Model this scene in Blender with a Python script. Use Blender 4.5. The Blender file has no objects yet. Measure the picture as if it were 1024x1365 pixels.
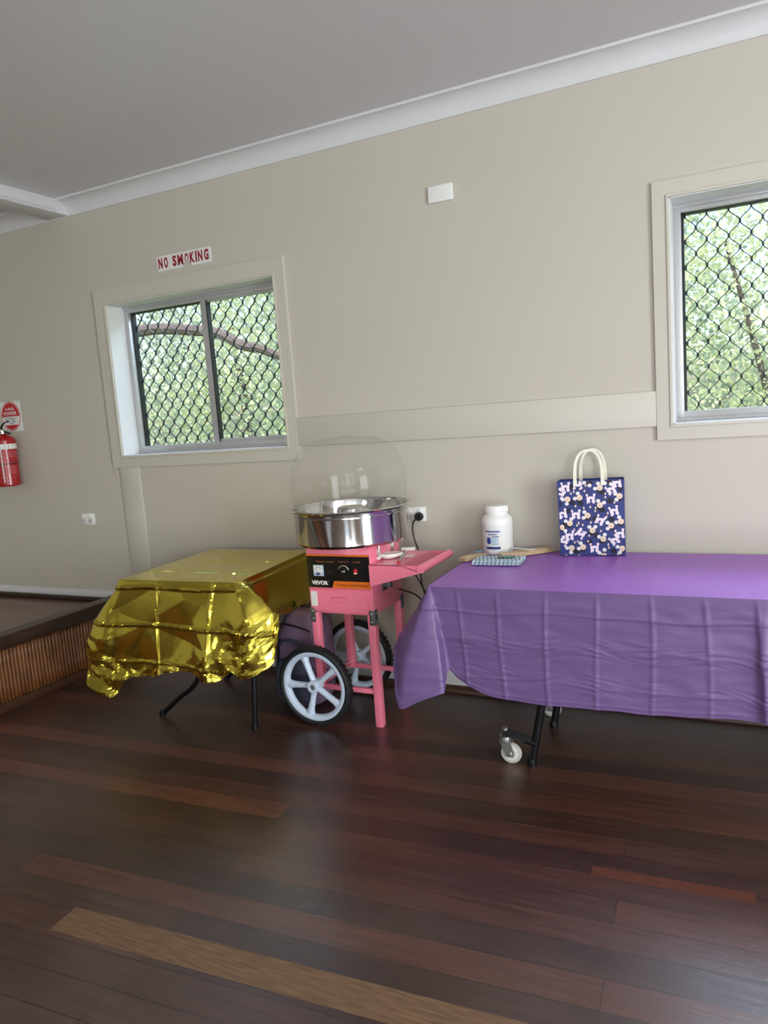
import bpy, bmesh, math, random
from mathutils import Vector, Matrix, noise
random.seed(7)
PI = math.pi
C = bpy.context.scene.collection
scn = bpy.context.scene

# ------------------------------------------------------------------ helpers
def lin(c):
    return tuple((x/12.92 if x <= .04045 else ((x+.055)/1.055)**2.4) for x in c)
def rgb(r, g, b): return lin((r/255, g/255, b/255))

def mat(name, col, rough=.5, metal=0, var=.06, scale=8, bump=0, bscale=60, spec=.5, stretch=None, coat=0, sheen=0, sss=0):
    m = bpy.data.materials.new(name); m.use_nodes = True
    nt = m.node_tree; n = nt.nodes; L = nt.links
    b = n['Principled BSDF']
    b.inputs['Roughness'].default_value = rough; b.inputs['Metallic'].default_value = metal
    b.inputs['Specular IOR Level'].default_value = spec
    b.inputs['Coat Weight'].default_value = coat; b.inputs['Coat Roughness'].default_value = .1
    tc = n.new('ShaderNodeTexCoord'); mp = n.new('ShaderNodeMapping')
    if stretch: mp.inputs['Scale'].default_value = stretch
    L.new(tc.outputs['Object'], mp.inputs['Vector'])
    ns = n.new('ShaderNodeTexNoise'); ns.inputs['Scale'].default_value = scale; ns.inputs['Detail'].default_value = 5
    L.new(mp.outputs['Vector'], ns.inputs['Vector'])
    cr = n.new('ShaderNodeValToRGB')
    cr.color_ramp.elements[0].position = .25; cr.color_ramp.elements[1].position = .75
    cr.color_ramp.elements[0].color = (*[max(0, x*(1-var)) for x in col], 1)
    cr.color_ramp.elements[1].color = (*[min(1, x*(1+var)) for x in col], 1)
    L.new(ns.outputs['Fac'], cr.inputs['Fac']); L.new(cr.outputs['Color'], b.inputs['Base Color'])
    if bump:
        n2 = n.new('ShaderNodeTexNoise'); n2.inputs['Scale'].default_value = bscale; n2.inputs['Detail'].default_value = 4
        L.new(mp.outputs['Vector'], n2.inputs['Vector'])
        bp = n.new('ShaderNodeBump'); bp.inputs['Strength'].default_value = bump; bp.inputs['Distance'].default_value = .004
        L.new(n2.outputs['Fac'], bp.inputs['Height']); L.new(bp.outputs['Normal'], b.inputs['Normal'])
    return m

ORG = {}
def thing(name, loc=(0, 0, 0), label=None, cat=None, group=None, kind=None):
    o = bpy.data.objects.new(name, None); C.objects.link(o)
    o.empty_display_size = .05
    o.location = loc; ORG[o.name] = Vector(loc); tag(o, label, cat, group, kind); return o
def tag(o, label=None, cat=None, group=None, kind=None):
    if label: o['label'] = label
    if cat: o['category'] = cat
    if group: o['group'] = group
    if kind: o['kind'] = kind
    return o

class MB:
    """collects shapes in world coordinates, builds ONE mesh object"""
    def __init__(s): s.v = []; s.f = []; s.m = []; s.uv = None
    def add(s, vs, fs, mi=0):
        k = len(s.v); s.v += [Vector(p) for p in vs]
        s.f += [tuple(i+k for i in f) for f in fs]; s.m += [mi]*len(fs); return s
    def box(s, x0, x1, y0, y1, z0, z1, bev=.002, mi=0, seg=2, M=None):
        bm = bmesh.new(); bmesh.ops.create_cube(bm, size=1)
        for v in bm.verts:
            v.co = Vector(((x0+x1)/2+v.co.x*(x1-x0), (y0+y1)/2+v.co.y*(y1-y0), (z0+z1)/2+v.co.z*(z1-z0)))
        if bev > 0:
            bev = min(bev, .45*min(abs(x1-x0), abs(y1-y0), abs(z1-z0)))
            bmesh.ops.bevel(bm, geom=bm.edges[:], offset=bev, segments=seg, affect='EDGES', profile=.5)
        return s.bm(bm, mi, M)
    def bm(s, bm, mi=0, M=None):
        bm.normal_update(); bm.verts.index_update()
        s.add([(M @ v.co if M else v.co.copy()) for v in bm.verts], [[v.index for v in f.verts] for f in bm.faces], mi)
        bm.free(); return s
    def tube(s, pts, r, n=10, mi=0, closed=False, flat=1.0):
        pts = [Vector(p) for p in pts]; N = len(pts)
        rs = r if isinstance(r, (list, tuple)) else [r]*N
        T = []
        for i in range(N):
            a = pts[(i-1) % N] if (closed or i > 0) else pts[i]
            b = pts[(i+1) % N] if (closed or i < N-1) else pts[i]
            T.append((b-a).normalized())
        up = Vector((0, 0, 1)) if abs(T[0].z) < .9 else Vector((1, 0, 0))
        U = (up-T[0]*up.dot(T[0])).normalized(); rings = []
        for i in range(N):
            U = (U-T[i]*U.dot(T[i])).normalized(); W = T[i].cross(U)
            rings.append([pts[i]+U*math.cos(2*PI*k/n)*rs[i]*flat+W*math.sin(2*PI*k/n)*rs[i] for k in range(n)])
        vs = [p for q in rings for p in q]; fs = []
        for i in range(N if closed else N-1):
            j = (i+1) % N
            for k in range(n): fs.append((i*n+k, i*n+(k+1) % n, j*n+(k+1) % n, j*n+k))
        if not closed: fs += [tuple(range(n-1, -1, -1)), tuple((N-1)*n+k for k in range(n))]
        return s.add(vs, fs, mi)
    def lathe(s, prof, c=(0, 0, 0), n=48, mi=0, M=None, closed=False):
        c = Vector(c); vs = []; fs = []; N = len(prof)
        for (r, z) in prof:
            for k in range(n):
                p = Vector((r*math.cos(2*PI*k/n), r*math.sin(2*PI*k/n), z)); vs.append(c+(M @ p if M else p))
        for i in range(N if closed else N-1):
            j = (i+1) % N
            for k in range(n):
                fs.append((i*n+k, i*n+(k+1) % n, j*n+(k+1) % n, j*n+k))
        if not closed:
            if prof[0][0] > 1e-6: fs.append(tuple(range(n-1, -1, -1)))
            if prof[-1][0] > 1e-6: fs.append(tuple((N-1)*n+k for k in range(n)))
        return s.add(vs, fs, mi)
    def poly(s, pts2, o, u, v, nrm, h=.001, mi=0):
        """extruded flat polygon, pts2 counter clockwise in the (u,v) plane"""
        o, u, v, nrm = Vector(o), Vector(u), Vector(v), Vector(nrm); n = len(pts2)
        a = [o+u*p[0]+v*p[1] for p in pts2]; b = [p+nrm*h for p in a]
        fs = [tuple(range(n-1, -1, -1)), tuple(range(n, 2*n))]+[(i, (i+1) % n, n+(i+1) % n, n+i) for i in range(n)]
        return s.add(a+b, fs, mi)
    def disc(s, cu, cv, ru, rv, o, u, v, nrm, h=.001, mi=0, n=20, rot=0):
        c, d = math.cos(rot), math.sin(rot); P = []
        for k in range(n):
            x, y = ru*math.cos(2*PI*k/n), rv*math.sin(2*PI*k/n); P.append((cu+x*c-y*d, cv+x*d+y*c))
        return s.poly(P, o, u, v, nrm, h, mi)
    def text(s, txt, o, u, v, size, width=None, bold=0, mi=0, lift=.0008, nrm=(0, -1, 0), shear=0):
        """centred lettering: cap height = size, optional total width"""
        cu = bpy.data.curves.new('tmp', 'FONT'); cu.body = txt; cu.align_x = 'CENTER'; cu.align_y = 'CENTER'
        cu.size = 1; cu.offset = bold; cu.resolution_u = 3; cu.shear = shear
        ob = bpy.data.objects.new('tmp', cu); C.objects.link(ob)
        dg = bpy.context.evaluated_depsgraph_get(); me = bpy.data.meshes.new_from_object(ob.evaluated_get(dg))
        bpy.data.objects.remove(ob); bpy.data.curves.remove(cu)
        V_ = [x.co.copy() for x in me.vertices]; F_ = [tuple(p.vertices) for p in me.polygons]
        bpy.data.meshes.remove(me)
        if not V_: return s
        x0, x1 = min(p.x for p in V_), max(p.x for p in V_); y0, y1 = min(p.y for p in V_), max(p.y for p in V_)
        ky = size/(y1-y0); kx = (width/(x1-x0)) if width else ky
        o, u, v, nrm = Vector(o), Vector(u), Vector(v), Vector(nrm)
        return s.add([o+u*((p.x-(x0+x1)/2)*kx)+v*((p.y-(y0+y1)/2)*ky)+nrm*lift for p in V_], F_, mi)
    def build(s, name, mats, parent=None, smooth=True, angle=35, label=None, **kw):
        me = bpy.data.meshes.new(name)
        o = bpy.data.objects.new(name, me); C.objects.link(o)
        if parent is not None: org = ORG[parent.name]; o.parent = parent
        else:
            xs = [p.x for p in s.v]; ys = [p.y for p in s.v]; zs = [p.z for p in s.v]
            org = Vector(((min(xs)+max(xs))/2, (min(ys)+max(ys))/2, min(zs))); o.location = org
        ORG[o.name] = org
        me.from_pydata([p-org for p in s.v], [], s.f)
        for m in (mats if isinstance(mats, (list, tuple)) else [mats]): me.materials.append(m)
        me.polygons.foreach_set('material_index', s.m)
        if s.uv:
            ul = me.uv_layers.new(name='UVMap')
            for lp in me.loops: ul.data[lp.index].uv = s.uv[lp.vertex_index]
        me.update()
        if smooth:
            me.shade_smooth()
            if angle: me.set_sharp_from_angle(angle=math.radians(angle))
        tag(o, label, **kw); return o

def hermite(vals, xs, x):
    n = len(xs)
    if x <= xs[0]: return vals[0].copy()
    if x >= xs[-1]: return vals[-1].copy()
    i = 0
    while x > xs[i+1]: i += 1
    h = xs[i+1]-xs[i]; t = (x-xs[i])/h
    def tan(k):
        a, b = max(0, k-1), min(n-1, k+1); return (vals[b]-vals[a])/(xs[b]-xs[a])
    m0, m1 = tan(i)*h, tan(i+1)*h
    return vals[i]*(2*t**3-3*t*t+1)+m0*(t**3-2*t*t+t)+vals[i+1]*(-2*t**3+3*t*t)+m1*(t**3-t*t)
def spline(pts, n):
    pts = [Vector(p) for p in pts]; xs = [0]
    for a, b in zip(pts, pts[1:]): xs.append(xs[-1]+max(1e-5, (b-a).length))
    return [hermite(pts, xs, xs[-1]*k/n) for k in range(n+1)]
X3, Y3, Z3 = Vector((1, 0, 0)), Vector((0, 1, 0)), Vector((0, 0, 1))
RY = Matrix.Rotation(PI/2, 3, 'X')       # turns a lathe's axis from z to -y

# ------------------------------------------------------------------ materials
M_wall = mat('wall_paint', rgb(199, 192, 178), .55, var=.02, scale=1.5, bump=.03, bscale=120)
M_trim = mat('trim_paint', rgb(202, 196, 182), .38, var=.02, scale=3)
M_ceil = mat('ceiling_paint', rgb(208, 204, 205), .35, var=.02, scale=1.2, bump=.03, bscale=25)
M_corn = mat('cornice_paint', rgb(218, 217, 217), .45, var=.02)
M_white = mat('white_plastic', rgb(238, 237, 232), .35, var=.02)
M_grey = mat('grey_plastic', rgb(212, 212, 208), .4, var=.03)
M_alu = mat('aluminium', rgb(196, 196, 196), .38, .55, var=.04, stretch=(1, 1, 20))
M_black = mat('black_plastic', rgb(20, 20, 22), .4, var=.1)
M_mesh = mat('security_mesh_black', rgb(26, 34, 44), .5, var=.1)
M_rubber = mat('black_rubber', rgb(22, 22, 25), .6, var=.2, scale=30, bump=.3, bscale=90)
M_rim = mat('wheel_plastic', rgb(196, 208, 224), .4, var=.03)
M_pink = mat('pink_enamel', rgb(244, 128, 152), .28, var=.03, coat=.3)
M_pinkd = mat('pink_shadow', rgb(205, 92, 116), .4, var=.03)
M_steel = mat('polished_steel', rgb(212, 211, 208), .07, 1, var=.05, scale=5, stretch=(1, 1, .2), bump=.012, bscale=14)
M_galv = mat('galvanised_bracket', rgb(120, 124, 124), .4, .7, var=.1, scale=40)
M_zinc = mat('zinc', rgb(200, 202, 198), .3, .9, var=.1, scale=30)
M_orange = mat('orange_print', rgb(226, 110, 32), .4, var=.02)
M_orangetxt = mat('dull_orange_print', rgb(168, 96, 60), .5, var=.02)
M_blk = mat('panel_black', rgb(12, 12, 15), .3, var=.1)
M_red = mat('red_enamel', rgb(162, 16, 24), .25, var=.06, coat=.4)
M_redp = mat('red_print', rgb(196, 24, 34), .5, var=.03)
M_dred = mat('dark_red_print', rgb(150, 20, 36), .55, var=.1, scale=60)
M_paper = mat('white_paper', rgb(232, 230, 226), .6, var=.03, scale=30)
M_torn = mat('torn_paper_backing', rgb(196, 188, 176), .8, var=.08, scale=60)
M_navy = mat('navy_print', rgb(44, 56, 118), .5, var=.06)
M_navyd = mat('dark_navy_print', rgb(18, 20, 36), .55, var=.1)
M_poodle = mat('pale_pink_print', rgb(240, 226, 234), .6, var=.03)
M_cream = mat('cream_print', rgb(236, 214, 188), .6, var=.04)
M_rope = mat('cream_ribbon', rgb(240, 236, 214), .6, var=.05, scale=60)
M_wood = mat('bamboo_stick', rgb(226, 196, 148), .55, var=.1, scale=20, stretch=(1, 6, 6))
M_blue = mat('blue_print', rgb(44, 72, 150), .5, var=.1, scale=60)
M_lblue = mat('aqua_print', rgb(120, 178, 196), .5, var=.05)
M_green = mat('green_print', rgb(62, 128, 104), .5, var=.1)
M_tblk = mat('black_powdercoat', rgb(14, 14, 17), .35, var=.1)
M_tabletop = mat('table_laminate', rgb(190, 188, 182), .5, var=.05)
M_castor = mat('castor_rubber', rgb(186, 184, 172), .55, var=.05, scale=30)

def glassy(name, tint=(1, 1, 1), base=.03, edge=.55, rough=.03):
    m = bpy.data.materials.new(name); m.use_nodes = True; nt = m.node_tree; n = nt.nodes; L = nt.links; n.clear()
    out = n.new('ShaderNodeOutputMaterial'); mix = n.new('ShaderNodeMixShader')
    tr = n.new('ShaderNodeBsdfTransparent'); gl = n.new('ShaderNodeBsdfGlossy')
    tr.inputs['Color'].default_value = (*tint, 1); gl.inputs['Roughness'].default_value = rough
    lw = n.new('ShaderNodeLayerWeight'); lw.inputs['Blend'].default_value = .25
    mr = n.new('ShaderNodeMapRange'); mr.inputs['To Min'].default_value = base; mr.inputs['To Max'].default_value = edge
    pw_ = n.new('ShaderNodeMath'); pw_.operation = 'POWER'; pw_.inputs[1].default_value = 2.2
    L.new(lw.outputs['Facing'], pw_.inputs[0]); L.new(pw_.outputs[0], mr.inputs['Value']); L.new(mr.outputs['Result'], mix.inputs['Fac'])
    L.new(tr.outputs[0], mix.inputs[1]); L.new(gl.outputs[0], mix.inputs[2]); L.new(mix.outputs[0], out.inputs['Surface'])
    return m
M_glass = glassy('window_glass', (.96, .98, .97), .006, .4)
M_dome = glassy('clear_plastic', (.985, .985, .98), .014, .42, .05)
M_bagfilm = glassy('clear_film', (.93, .94, .96), .09, .5, .15)

WEAR_SHEEN = (2.9, 1.3)  # depth range where the painted sheen in the worn floor colour fades in
def floor_mat(name, rot=0., c1=(54, 32, 24), c2=(98, 58, 40), c3=(114, 98, 94), bw=.105, rough=.27):
    m = bpy.data.materials.new(name); m.use_nodes = True; nt = m.node_tree; n = nt.nodes; L = nt.links
    b = n['Principled BSDF']; b.inputs['Specular IOR Level'].default_value = .75
    tc = n.new('ShaderNodeTexCoord'); mp = n.new('ShaderNodeMapping'); mp.inputs['Rotation'].default_value = (0, 0, rot)
    L.new(tc.outputs['Object'], mp.inputs['Vector'])
    br = n.new('ShaderNodeTexBrick'); br.inputs['Scale'].default_value = 1
    br.inputs['Brick Width'].default_value = 1.9; br.inputs['Row Height'].default_value = bw
    br.inputs['Mortar Size'].default_value = .0012; br.inputs['Mortar Smooth'].default_value = .3; br.inputs['Bias'].default_value = 0
    br.inputs['Color1'].default_value = (0, 0, 0, 1); br.inputs['Color2'].default_value = (1, 1, 1, 1); br.inputs['Mortar'].default_value = (.5, .5, .5, 1)
    br.offset = .37; br.offset_frequency = 3
    L.new(mp.outputs['Vector'], br.inputs['Vector'])
    cr = n.new('ShaderNodeValToRGB'); e = cr.color_ramp.elements
    e[0].color = (*rgb(*c1), 1); e[1].color = (*rgb(*c2), 1); e[1].position = 1
    x = cr.color_ramp.elements.new(.55); x.color = (*rgb((c1[0]*2+c2[0])/3, (c1[1]*2+c2[1])/3, (c1[2]*2+c2[2])/3), 1)
    L.new(br.outputs['Color'], cr.inputs['Fac'])
    mp2 = n.new('ShaderNodeMapping'); mp2.inputs['Rotation'].default_value = (0, 0, rot); mp2.inputs['Scale'].default_value = (1.2, 22, 1)
    L.new(tc.outputs['Object'], mp2.inputs['Vector'])
    gr = n.new('ShaderNodeTexNoise'); gr.inputs['Scale'].default_value = 3; gr.inputs['Detail'].default_value = 9; gr.inputs['Roughness'].default_value = .65
    L.new(mp2.outputs['Vector'], gr.inputs['Vector'])
    g2 = n.new('ShaderNodeValToRGB'); g2.color_ramp.elements[0].position = .3; g2.color_ramp.elements[1].position = .75
    g2.color_ramp.elements[0].color = (.5, .48, .47, 1); g2.color_ramp.elements[1].color = (1.42, 1.4, 1.36, 1)
    L.new(gr.outputs['Fac'], g2.inputs['Fac'])
    mu = n.new('ShaderNodeMixRGB'); mu.blend_type = 'MULTIPLY'; mu.inputs['Fac'].default_value = 1
    L.new(cr.outputs['Color'], mu.inputs['Color1']); L.new(g2.outputs['Color'], mu.inputs['Color2'])
    # worn, scuffed grey patches; window sheen is also painted into this colour
    wn = n.new('ShaderNodeTexNoise'); wn.inputs['Scale'].default_value = .9; wn.inputs['Detail'].default_value = 6
    L.new(tc.outputs['Object'], wn.inputs['Vector'])
    wr = n.new('ShaderNodeMapRange'); wr.inputs['From Min'].default_value = .42; wr.inputs['From Max'].default_value = .72
    wr.inputs['To Max'].default_value = .85
    L.new(wn.outputs['Fac'], wr.inputs['Value'])
    wm = n.new('ShaderNodeMixRGB'); wm.inputs['Color2'].default_value = (*rgb(*c3), 1)
    sp_ = n.new('ShaderNodeSeparateXYZ'); L.new(tc.outputs['Object'], sp_.inputs['Vector'])
    wy = n.new('ShaderNodeMapRange'); wy.inputs['From Min'].default_value = WEAR_SHEEN[0]; wy.inputs['From Max'].default_value = WEAR_SHEEN[1]; wy.inputs['To Min'].default_value = .25
    L.new(sp_.outputs['Y'], wy.inputs['Value'])
    wmul = n.new('ShaderNodeMath'); wmul.operation = 'MULTIPLY'; L.new(wr.outputs['Result'], wmul.inputs[0]); L.new(wy.outputs['Result'], wmul.inputs[1])
    L.new(wmul.outputs[0], wm.inputs['Fac']); L.new(mu.outputs['Color'], wm.inputs['Color1'])
    mm = n.new('ShaderNodeMixRGB'); mm.inputs['Color2'].default_value = (.004, .003, .003, 1)
    L.new(br.outputs['Fac'], mm.inputs['Fac']); L.new(wm.outputs['Color'], mm.inputs['Color1'])
    L.new(mm.outputs['Color'], b.inputs['Base Color'])
    rr = n.new('ShaderNodeMapRange'); rr.inputs['To Min'].default_value = rough-.05; rr.inputs['To Max'].default_value = rough+.2
    L.new(gr.outputs['Fac'], rr.inputs['Value']); L.new(rr.outputs['Result'], b.inputs['Roughness'])
    bp = n.new('ShaderNodeBump'); bp.inputs['Strength'].default_value = .25; bp.inputs['Distance'].default_value = .003
    L.new(gr.outputs['Fac'], bp.inputs['Height']); L.new(bp.outputs['Normal'], b.inputs['Normal'])
    return m
ROT = math.radians(-3.1)
M_floor = floor_mat('floor_boards', ROT)
M_stagefl = floor_mat('stage_boards', 0, (104, 78, 64), (134, 104, 86), (128, 106, 94), .09, .3)
M_light = mat('pale_board', rgb(112, 84, 60), .42, var=.42, scale=9, stretch=(1.4, 16, 1), bump=.15)
M_red1 = mat('reddish_board', rgb(98, 56, 40), .42, var=.3, scale=9, stretch=(1.2, 14, 1), bump=.1)
M_dark = mat('dark_stained_wood', rgb(54, 34, 25), .35, var=.35, scale=6, stretch=(14, 1, 14), bump=.1)
M_quad = mat('stained_quad', rgb(70, 44, 30), .35, var=.2, scale=6, stretch=(1, 14, 14))
M_bamboo = mat('bamboo_cane', rgb(112, 68, 36), .4, var=.5, scale=12, stretch=(1, 1, .6))

# ------------------------------------------------------------------ setting
CZ, XL, XR, YF = 2.836, -7.4, 4.6, -8.2
def st(name, mb, m, parent=None, **kw):
    return mb.build(name, m, parent, kind=('structure' if parent is None else None), **kw)
fl = st('floor', MB().box(XL-.2, XR+.2, YF-.2, .25, -.1, 0, 0), M_floor)
def board(x0, x1, y, w, m):
    Mx = Matrix.Translation((x0, y, 0)) @ Matrix.Rotation(-ROT, 4, 'Z')
    return MB().box(0, x1-x0, -w/2, w/2, -.02, .0006, 0, 0, M=Mx)
board(-1.86, .6, -2.03, .104, 0).build('pale_floorboard', M_light, fl, label='pale unstained floorboard')
board(-.44, .012, -1.277, .045, 0).build('reddish_floorboard', M_red1, fl, label='reddish floorboard')
st('ceiling', MB().box(XL-.2, XR+.2, YF-.2, .25, CZ, CZ+.1, 0), M_ceil)

# window openings in the far wall
WIN = [(-3.447, -2.24, 1.291, 2.196), (-.282, .925, 1.297, 2.223)]
TRIMW = [(-3.537, -2.169, 1.221, 2.290), (-.348, 1.0, 1.232, 2.292)]
w = MB(); xs = [XL-.2]+[v for q in WIN for v in q[:2]]+[XR+.2]
for i in range(0, len(xs), 2): w.box(xs[i], xs[i+1], 0, .2, 0, CZ, 0)
for q in WIN: w.box(q[0], q[1], 0, .2, 0, q[2], 0); w.box(q[0], q[1], 0, .2, q[3], CZ, 0)
st('wall_back', w, M_wall, smooth=False)
# left, right and front walls (front and right ones have glazed openings that light the hall)
st('wall_left', MB().box(XL-.2, XL, YF, 0, 0, CZ, 0), M_wall)
w = MB(); RO = (-6.0, -2.6, .0, 2.2)
w.box(XR, XR+.2, YF, RO[0], 0, CZ, 0).box(XR, XR+.2, RO[1], 0, 0, CZ, 0).box(XR, XR+.2, RO[0], RO[1], RO[3], CZ, 0)
st('wall_right', w, M_wall, smooth=False)
w = MB(); FO = [(-5.2, -3.6, 1.0), (.5, 1.5, .03), (2.4, 3.5, .03)]
xs = [XL]+[v for q in FO for v in q[:2]]+[XR]
for i in range(0, len(xs), 2): w.box(xs[i], xs[i+1], YF-.2, YF, 0, CZ, 0)
for q in FO: w.box(q[0], q[1], YF-.2, YF, 0, q[2], 0).box(q[0], q[1], YF-.2, YF, 2.2, CZ, 0)
st('wall_front', w, M_wall, smooth=False)

# cove cornice along the far wall
def cove(y0=0., n=10, c=.083):
    P = [(0, CZ), (0, CZ-c-.004), (-.008, CZ-c-.004), (-.008, CZ-c)]
    for k in range(1, n):
        a = PI/2*k/n; P.append((-c+(c-.01)*math.cos(a)+.0, CZ-c+(c-.012)*math.sin(a)))
    P += [(-c, CZ-.012), (-c-.006, CZ-.012), (-c-.006, CZ)]
    return P
pr = cove(); m = MB(); vs = [(XL, y, z) for y, z in pr]+[(XR, y, z) for y, z in pr]; n = len(pr)
m.add(vs, [(i, (i+1) % n, n+(i+1) % n, n+i) for i in range(n)]+[tuple(range(n-1, -1, -1)), tuple(range(n, 2*n))])
st('trim_1', m, M_corn, angle=25)
# dropped proscenium beam over the stage edge
b = MB().box(-3.83, -3.668, YF, -.004, CZ-.083, CZ, .004)
for x in (-3.666, ):
    b.box(x-.004, x+.004, YF, -.09, CZ-.078, CZ-.07, .001).box(x-.004, x+.003, YF, -.09, CZ-.066, CZ-.060, .001)
st('trim_2', b, M_corn)
# dado board, vertical board, skirting, floor quad
st('trim_3', MB().box(-2.169, -.348, -.014, 0, 1.291, 1.443, .003), M_trim)
st('trim_4', MB().box(1.0, XR, -.014, 0, 1.291, 1.443, .003), M_trim)
st('trim_5', MB().box(-3.49, -3.335, -.012, 0, .12, 1.221, .003), M_trim)
st('baseboard_back', MB().box(-3.56, XR, -.014, 0, .02, .125, .003).box(-3.56, XR, -.009, 0, .125, .14, .002), M_corn)
q = MB()
P = [(0, 0), (0, .032)]+[(-.03*math.sin(a), .032*math.cos(a)) for a in [PI/2*k/6 for k in range(1, 7)]]
n = len(P); vs = [(-3.56, y-.014, z) for y, z in P]+[(XR, y-.014, z) for y, z in P]
q.add(vs, [(i, n+i, n+(i+1) % n, (i+1) % n) for i in range(n)]+[tuple(range(n)), tuple(range(2*n-1, n-1, -1))])
st('trim_6', q, M_quad)

# windows
def window(name, op, tr, lab, split):
    x0, x1, z0, z1 = op; t = thing(name, ((x0+x1)/2, 0, z0)); t['kind'] = 'structure'
    a0, a1, b0, b1 = tr; T = .016
    cas = MB()
    def mitre(p):  # four boards with mitred corners
        cas.poly(p, (0, 0, 0), X3, Z3, -Y3, T)
    mitre([(a0, b0), (a1, b0), (x1, z0), (x0, z0)]); mitre([(x0, z1), (x1, z1), (a1, b1), (a0, b1)])
    mitre([(a0, b0), (x0, z0), (x0, z1), (a0, b1)]); mitre([(x1, z0), (a1, b0), (a1, b1), (x1, z1)])
    # raised inner bead
    e = .012
    for q in ((x0-e, x1+e, z0-e, z0), (x0-e, x1+e, z1, z1+e), (x0-e, x0, z0, z1), (x1, x1+e, z0, z1)):
        cas.box(q[0], q[1], -T-.006, -T, q[2], q[3], .002)
    cas.build('casing', M_trim, t, smooth=False)
    ln = MB(); k = .004
    ln.box(x0, x0+k, -.01, .125, z0, z1, 0).box(x1-k, x1, -.01, .125, z0, z1, 0).box(x0, x1, -.01, .125, z1-k, z1, 0).box(x0, x1, -.01, .125, z0, z0+k, 0)
    ln.build('reveal', M_corn, t, smooth=False)
    x0 += k; x1 -= k; z0 += k; z1 -= k
    f = MB(); A, B = .125, .19; r = .03
    f.box(x0, x0+r, A, B, z0, z1, .002).box(x1-r, x1, A, B, z0, z1, .002).box(x0+r, x1-r, A+.001, B, z0, z0+.045, .002).box(x0+r, x1-r, A+.001, B, z1-.034, z1, .002)
    f.box(x0, x1, A-.008, A+.0005, z0, z0+.016, .001).box(x0, x1, A-.008, A+.0005, z1-.016, z1, .001)
    fo = f.build('frame', M_alu, t)
    xm = split
    s1 = MB(); zz0, zz1 = z0+.045, z1-.034
    s1.box(xm-.022, xm+.022, .128, .148, zz0-.01, zz1+.01, .002)
    s1.box(xm, x1-r, .13, .148, zz0-.002, zz0+.016, .001).box(xm, x1-r, .13, .148, zz1-.012, zz1, .001).box(x1-r-.016, x1-r, .13, .148, zz0, zz1, .001)
    so = s1.build('sliding_sash', M_alu, t)
    ga = MB().box(x0+r, xm, .158, .162, zz0, zz1, 0); ga.build('pane', M_glass, t)
    gb = MB().box(xm, x1-r, .137, .141, zz0, zz1, 0); gb.build('pane', M_glass, so)
    bl = MB(); g = .006
    bl.box(x0+r, x0+r+g*1.6, .15, .185, zz0, zz1, 0).box(x0+r, x1-r, .15, .185, zz1-g, zz1, 0).box(xm+.022, xm+.022+g, .125, .16, zz0, zz1, 0)
    bl.build('rubber_gasket', M_black, t)
    # expanded aluminium diamond grille: wavy vertical strips touching at the nodes
    gm = MB(); px, pz = .0855, .1075; y = .18; xa = x0+r; xb = x1-r
    nx = int((xb-xa)/(px/2))+2; seg = 12
    base = split % px
    c = math.floor(xa/(px/2))*(px/2); i = 0
    while c < xb+px/2:
        pts = []
        zt = zz0
        K = int((zz1-zz0)/(pz/seg))
        for k in range(K+1):
            z = zz0+k*pz/seg; ph = 2*PI*(z)/pz+(PI if i % 2 else 0)
            s_ = math.sin(ph); tri = max(-1, min(1, 1.18*s_))
            x = c+(px/4-.0014)*(tri*.55+s_*.45)
            pts.append((min(max(x, xa), xb), y, z))
        vs = []; fs = []; hw, hd = .0023, .004
        for p in pts:
            vs += [(p[0]-hw, y-hd, p[2]), (p[0]+hw, y-hd, p[2]), (p[0]+hw, y+hd, p[2]), (p[0]-hw, y+hd, p[2])]
        for k in range(len(pts)-1):
            for j in range(4): fs.append((k*4+j, k*4+(j+1) % 4, k*4+4+(j+1) % 4, k*4+4+j))
        gm.add(vs, fs)
        # knuckles where the strips join
        for k in range(int((zz1-zz0)/pz)+2):
            ph0 = (PI/2-(PI if i % 2 else 0))/(2*PI)*pz
            zn = math.floor(zz0/pz)*pz+k*pz+ph0
            xn = c+px/4
            if zz0+.01 < zn < zz1-.01 and xa+.003 < xn < xb-.003: gm.box(xn-.0048, xn+.0048, y-.005, y+.005, zn-.009, zn+.009, .002, seg=1)
        c += px/2; i += 1
    gm.build('security_mesh', M_mesh, t, smooth=False)
    return t
window('window_1', WIN[0], TRIMW[0], '', -2.83)
window('window_2', WIN[1], TRIMW[1], '', .32)

# stage
sg = thing('stage', (-5.4, 0, 0)); sg['kind'] = 'structure'
MB().box(XL, -3.62, YF, 0, .02, .352, 0).build('platform', M_stagefl, sg)
MB().box(-3.66, -3.556, YF, 0, .335, .412, .006).build('nosing', M_dark, sg)
MB().box(-3.63, -3.59, YF, 0, .0, .335, 0).build('backing_board', M_dark, sg)
MB().box(-3.63, -3.563, YF, -.0, 0, .05, .006).build('base_trim', M_quad, sg)
bm_ = MB(); y = -.012; k = 0
while y > -5.6:
    r = .0105+random.uniform(-.001, .001)
    top = .338; pts = []
    for j in range(5):
        pts.append((-3.588+random.uniform(-.0015, .0015), y+random.uniform(-.001, .001), .045+(top-.045)*j/4))
    bm_.tube(pts, [r, r*.97, r*1.03, r*.97, r], 7); y -= .0225; k += 1
bm_.build('bamboo_facing', M_bamboo, sg, smooth=True, angle=None)
MB().box(XL, -3.56, -.032, 0, .352, .384, .006).build('stage_quad', M_dark, sg)
MB().box(XL, -3.56, -.014, 0, .384, .42, .004).box(XL, -3.56, -.009, 0, .42, .43, .002).build('stage_skirting', M_corn, sg)

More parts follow.
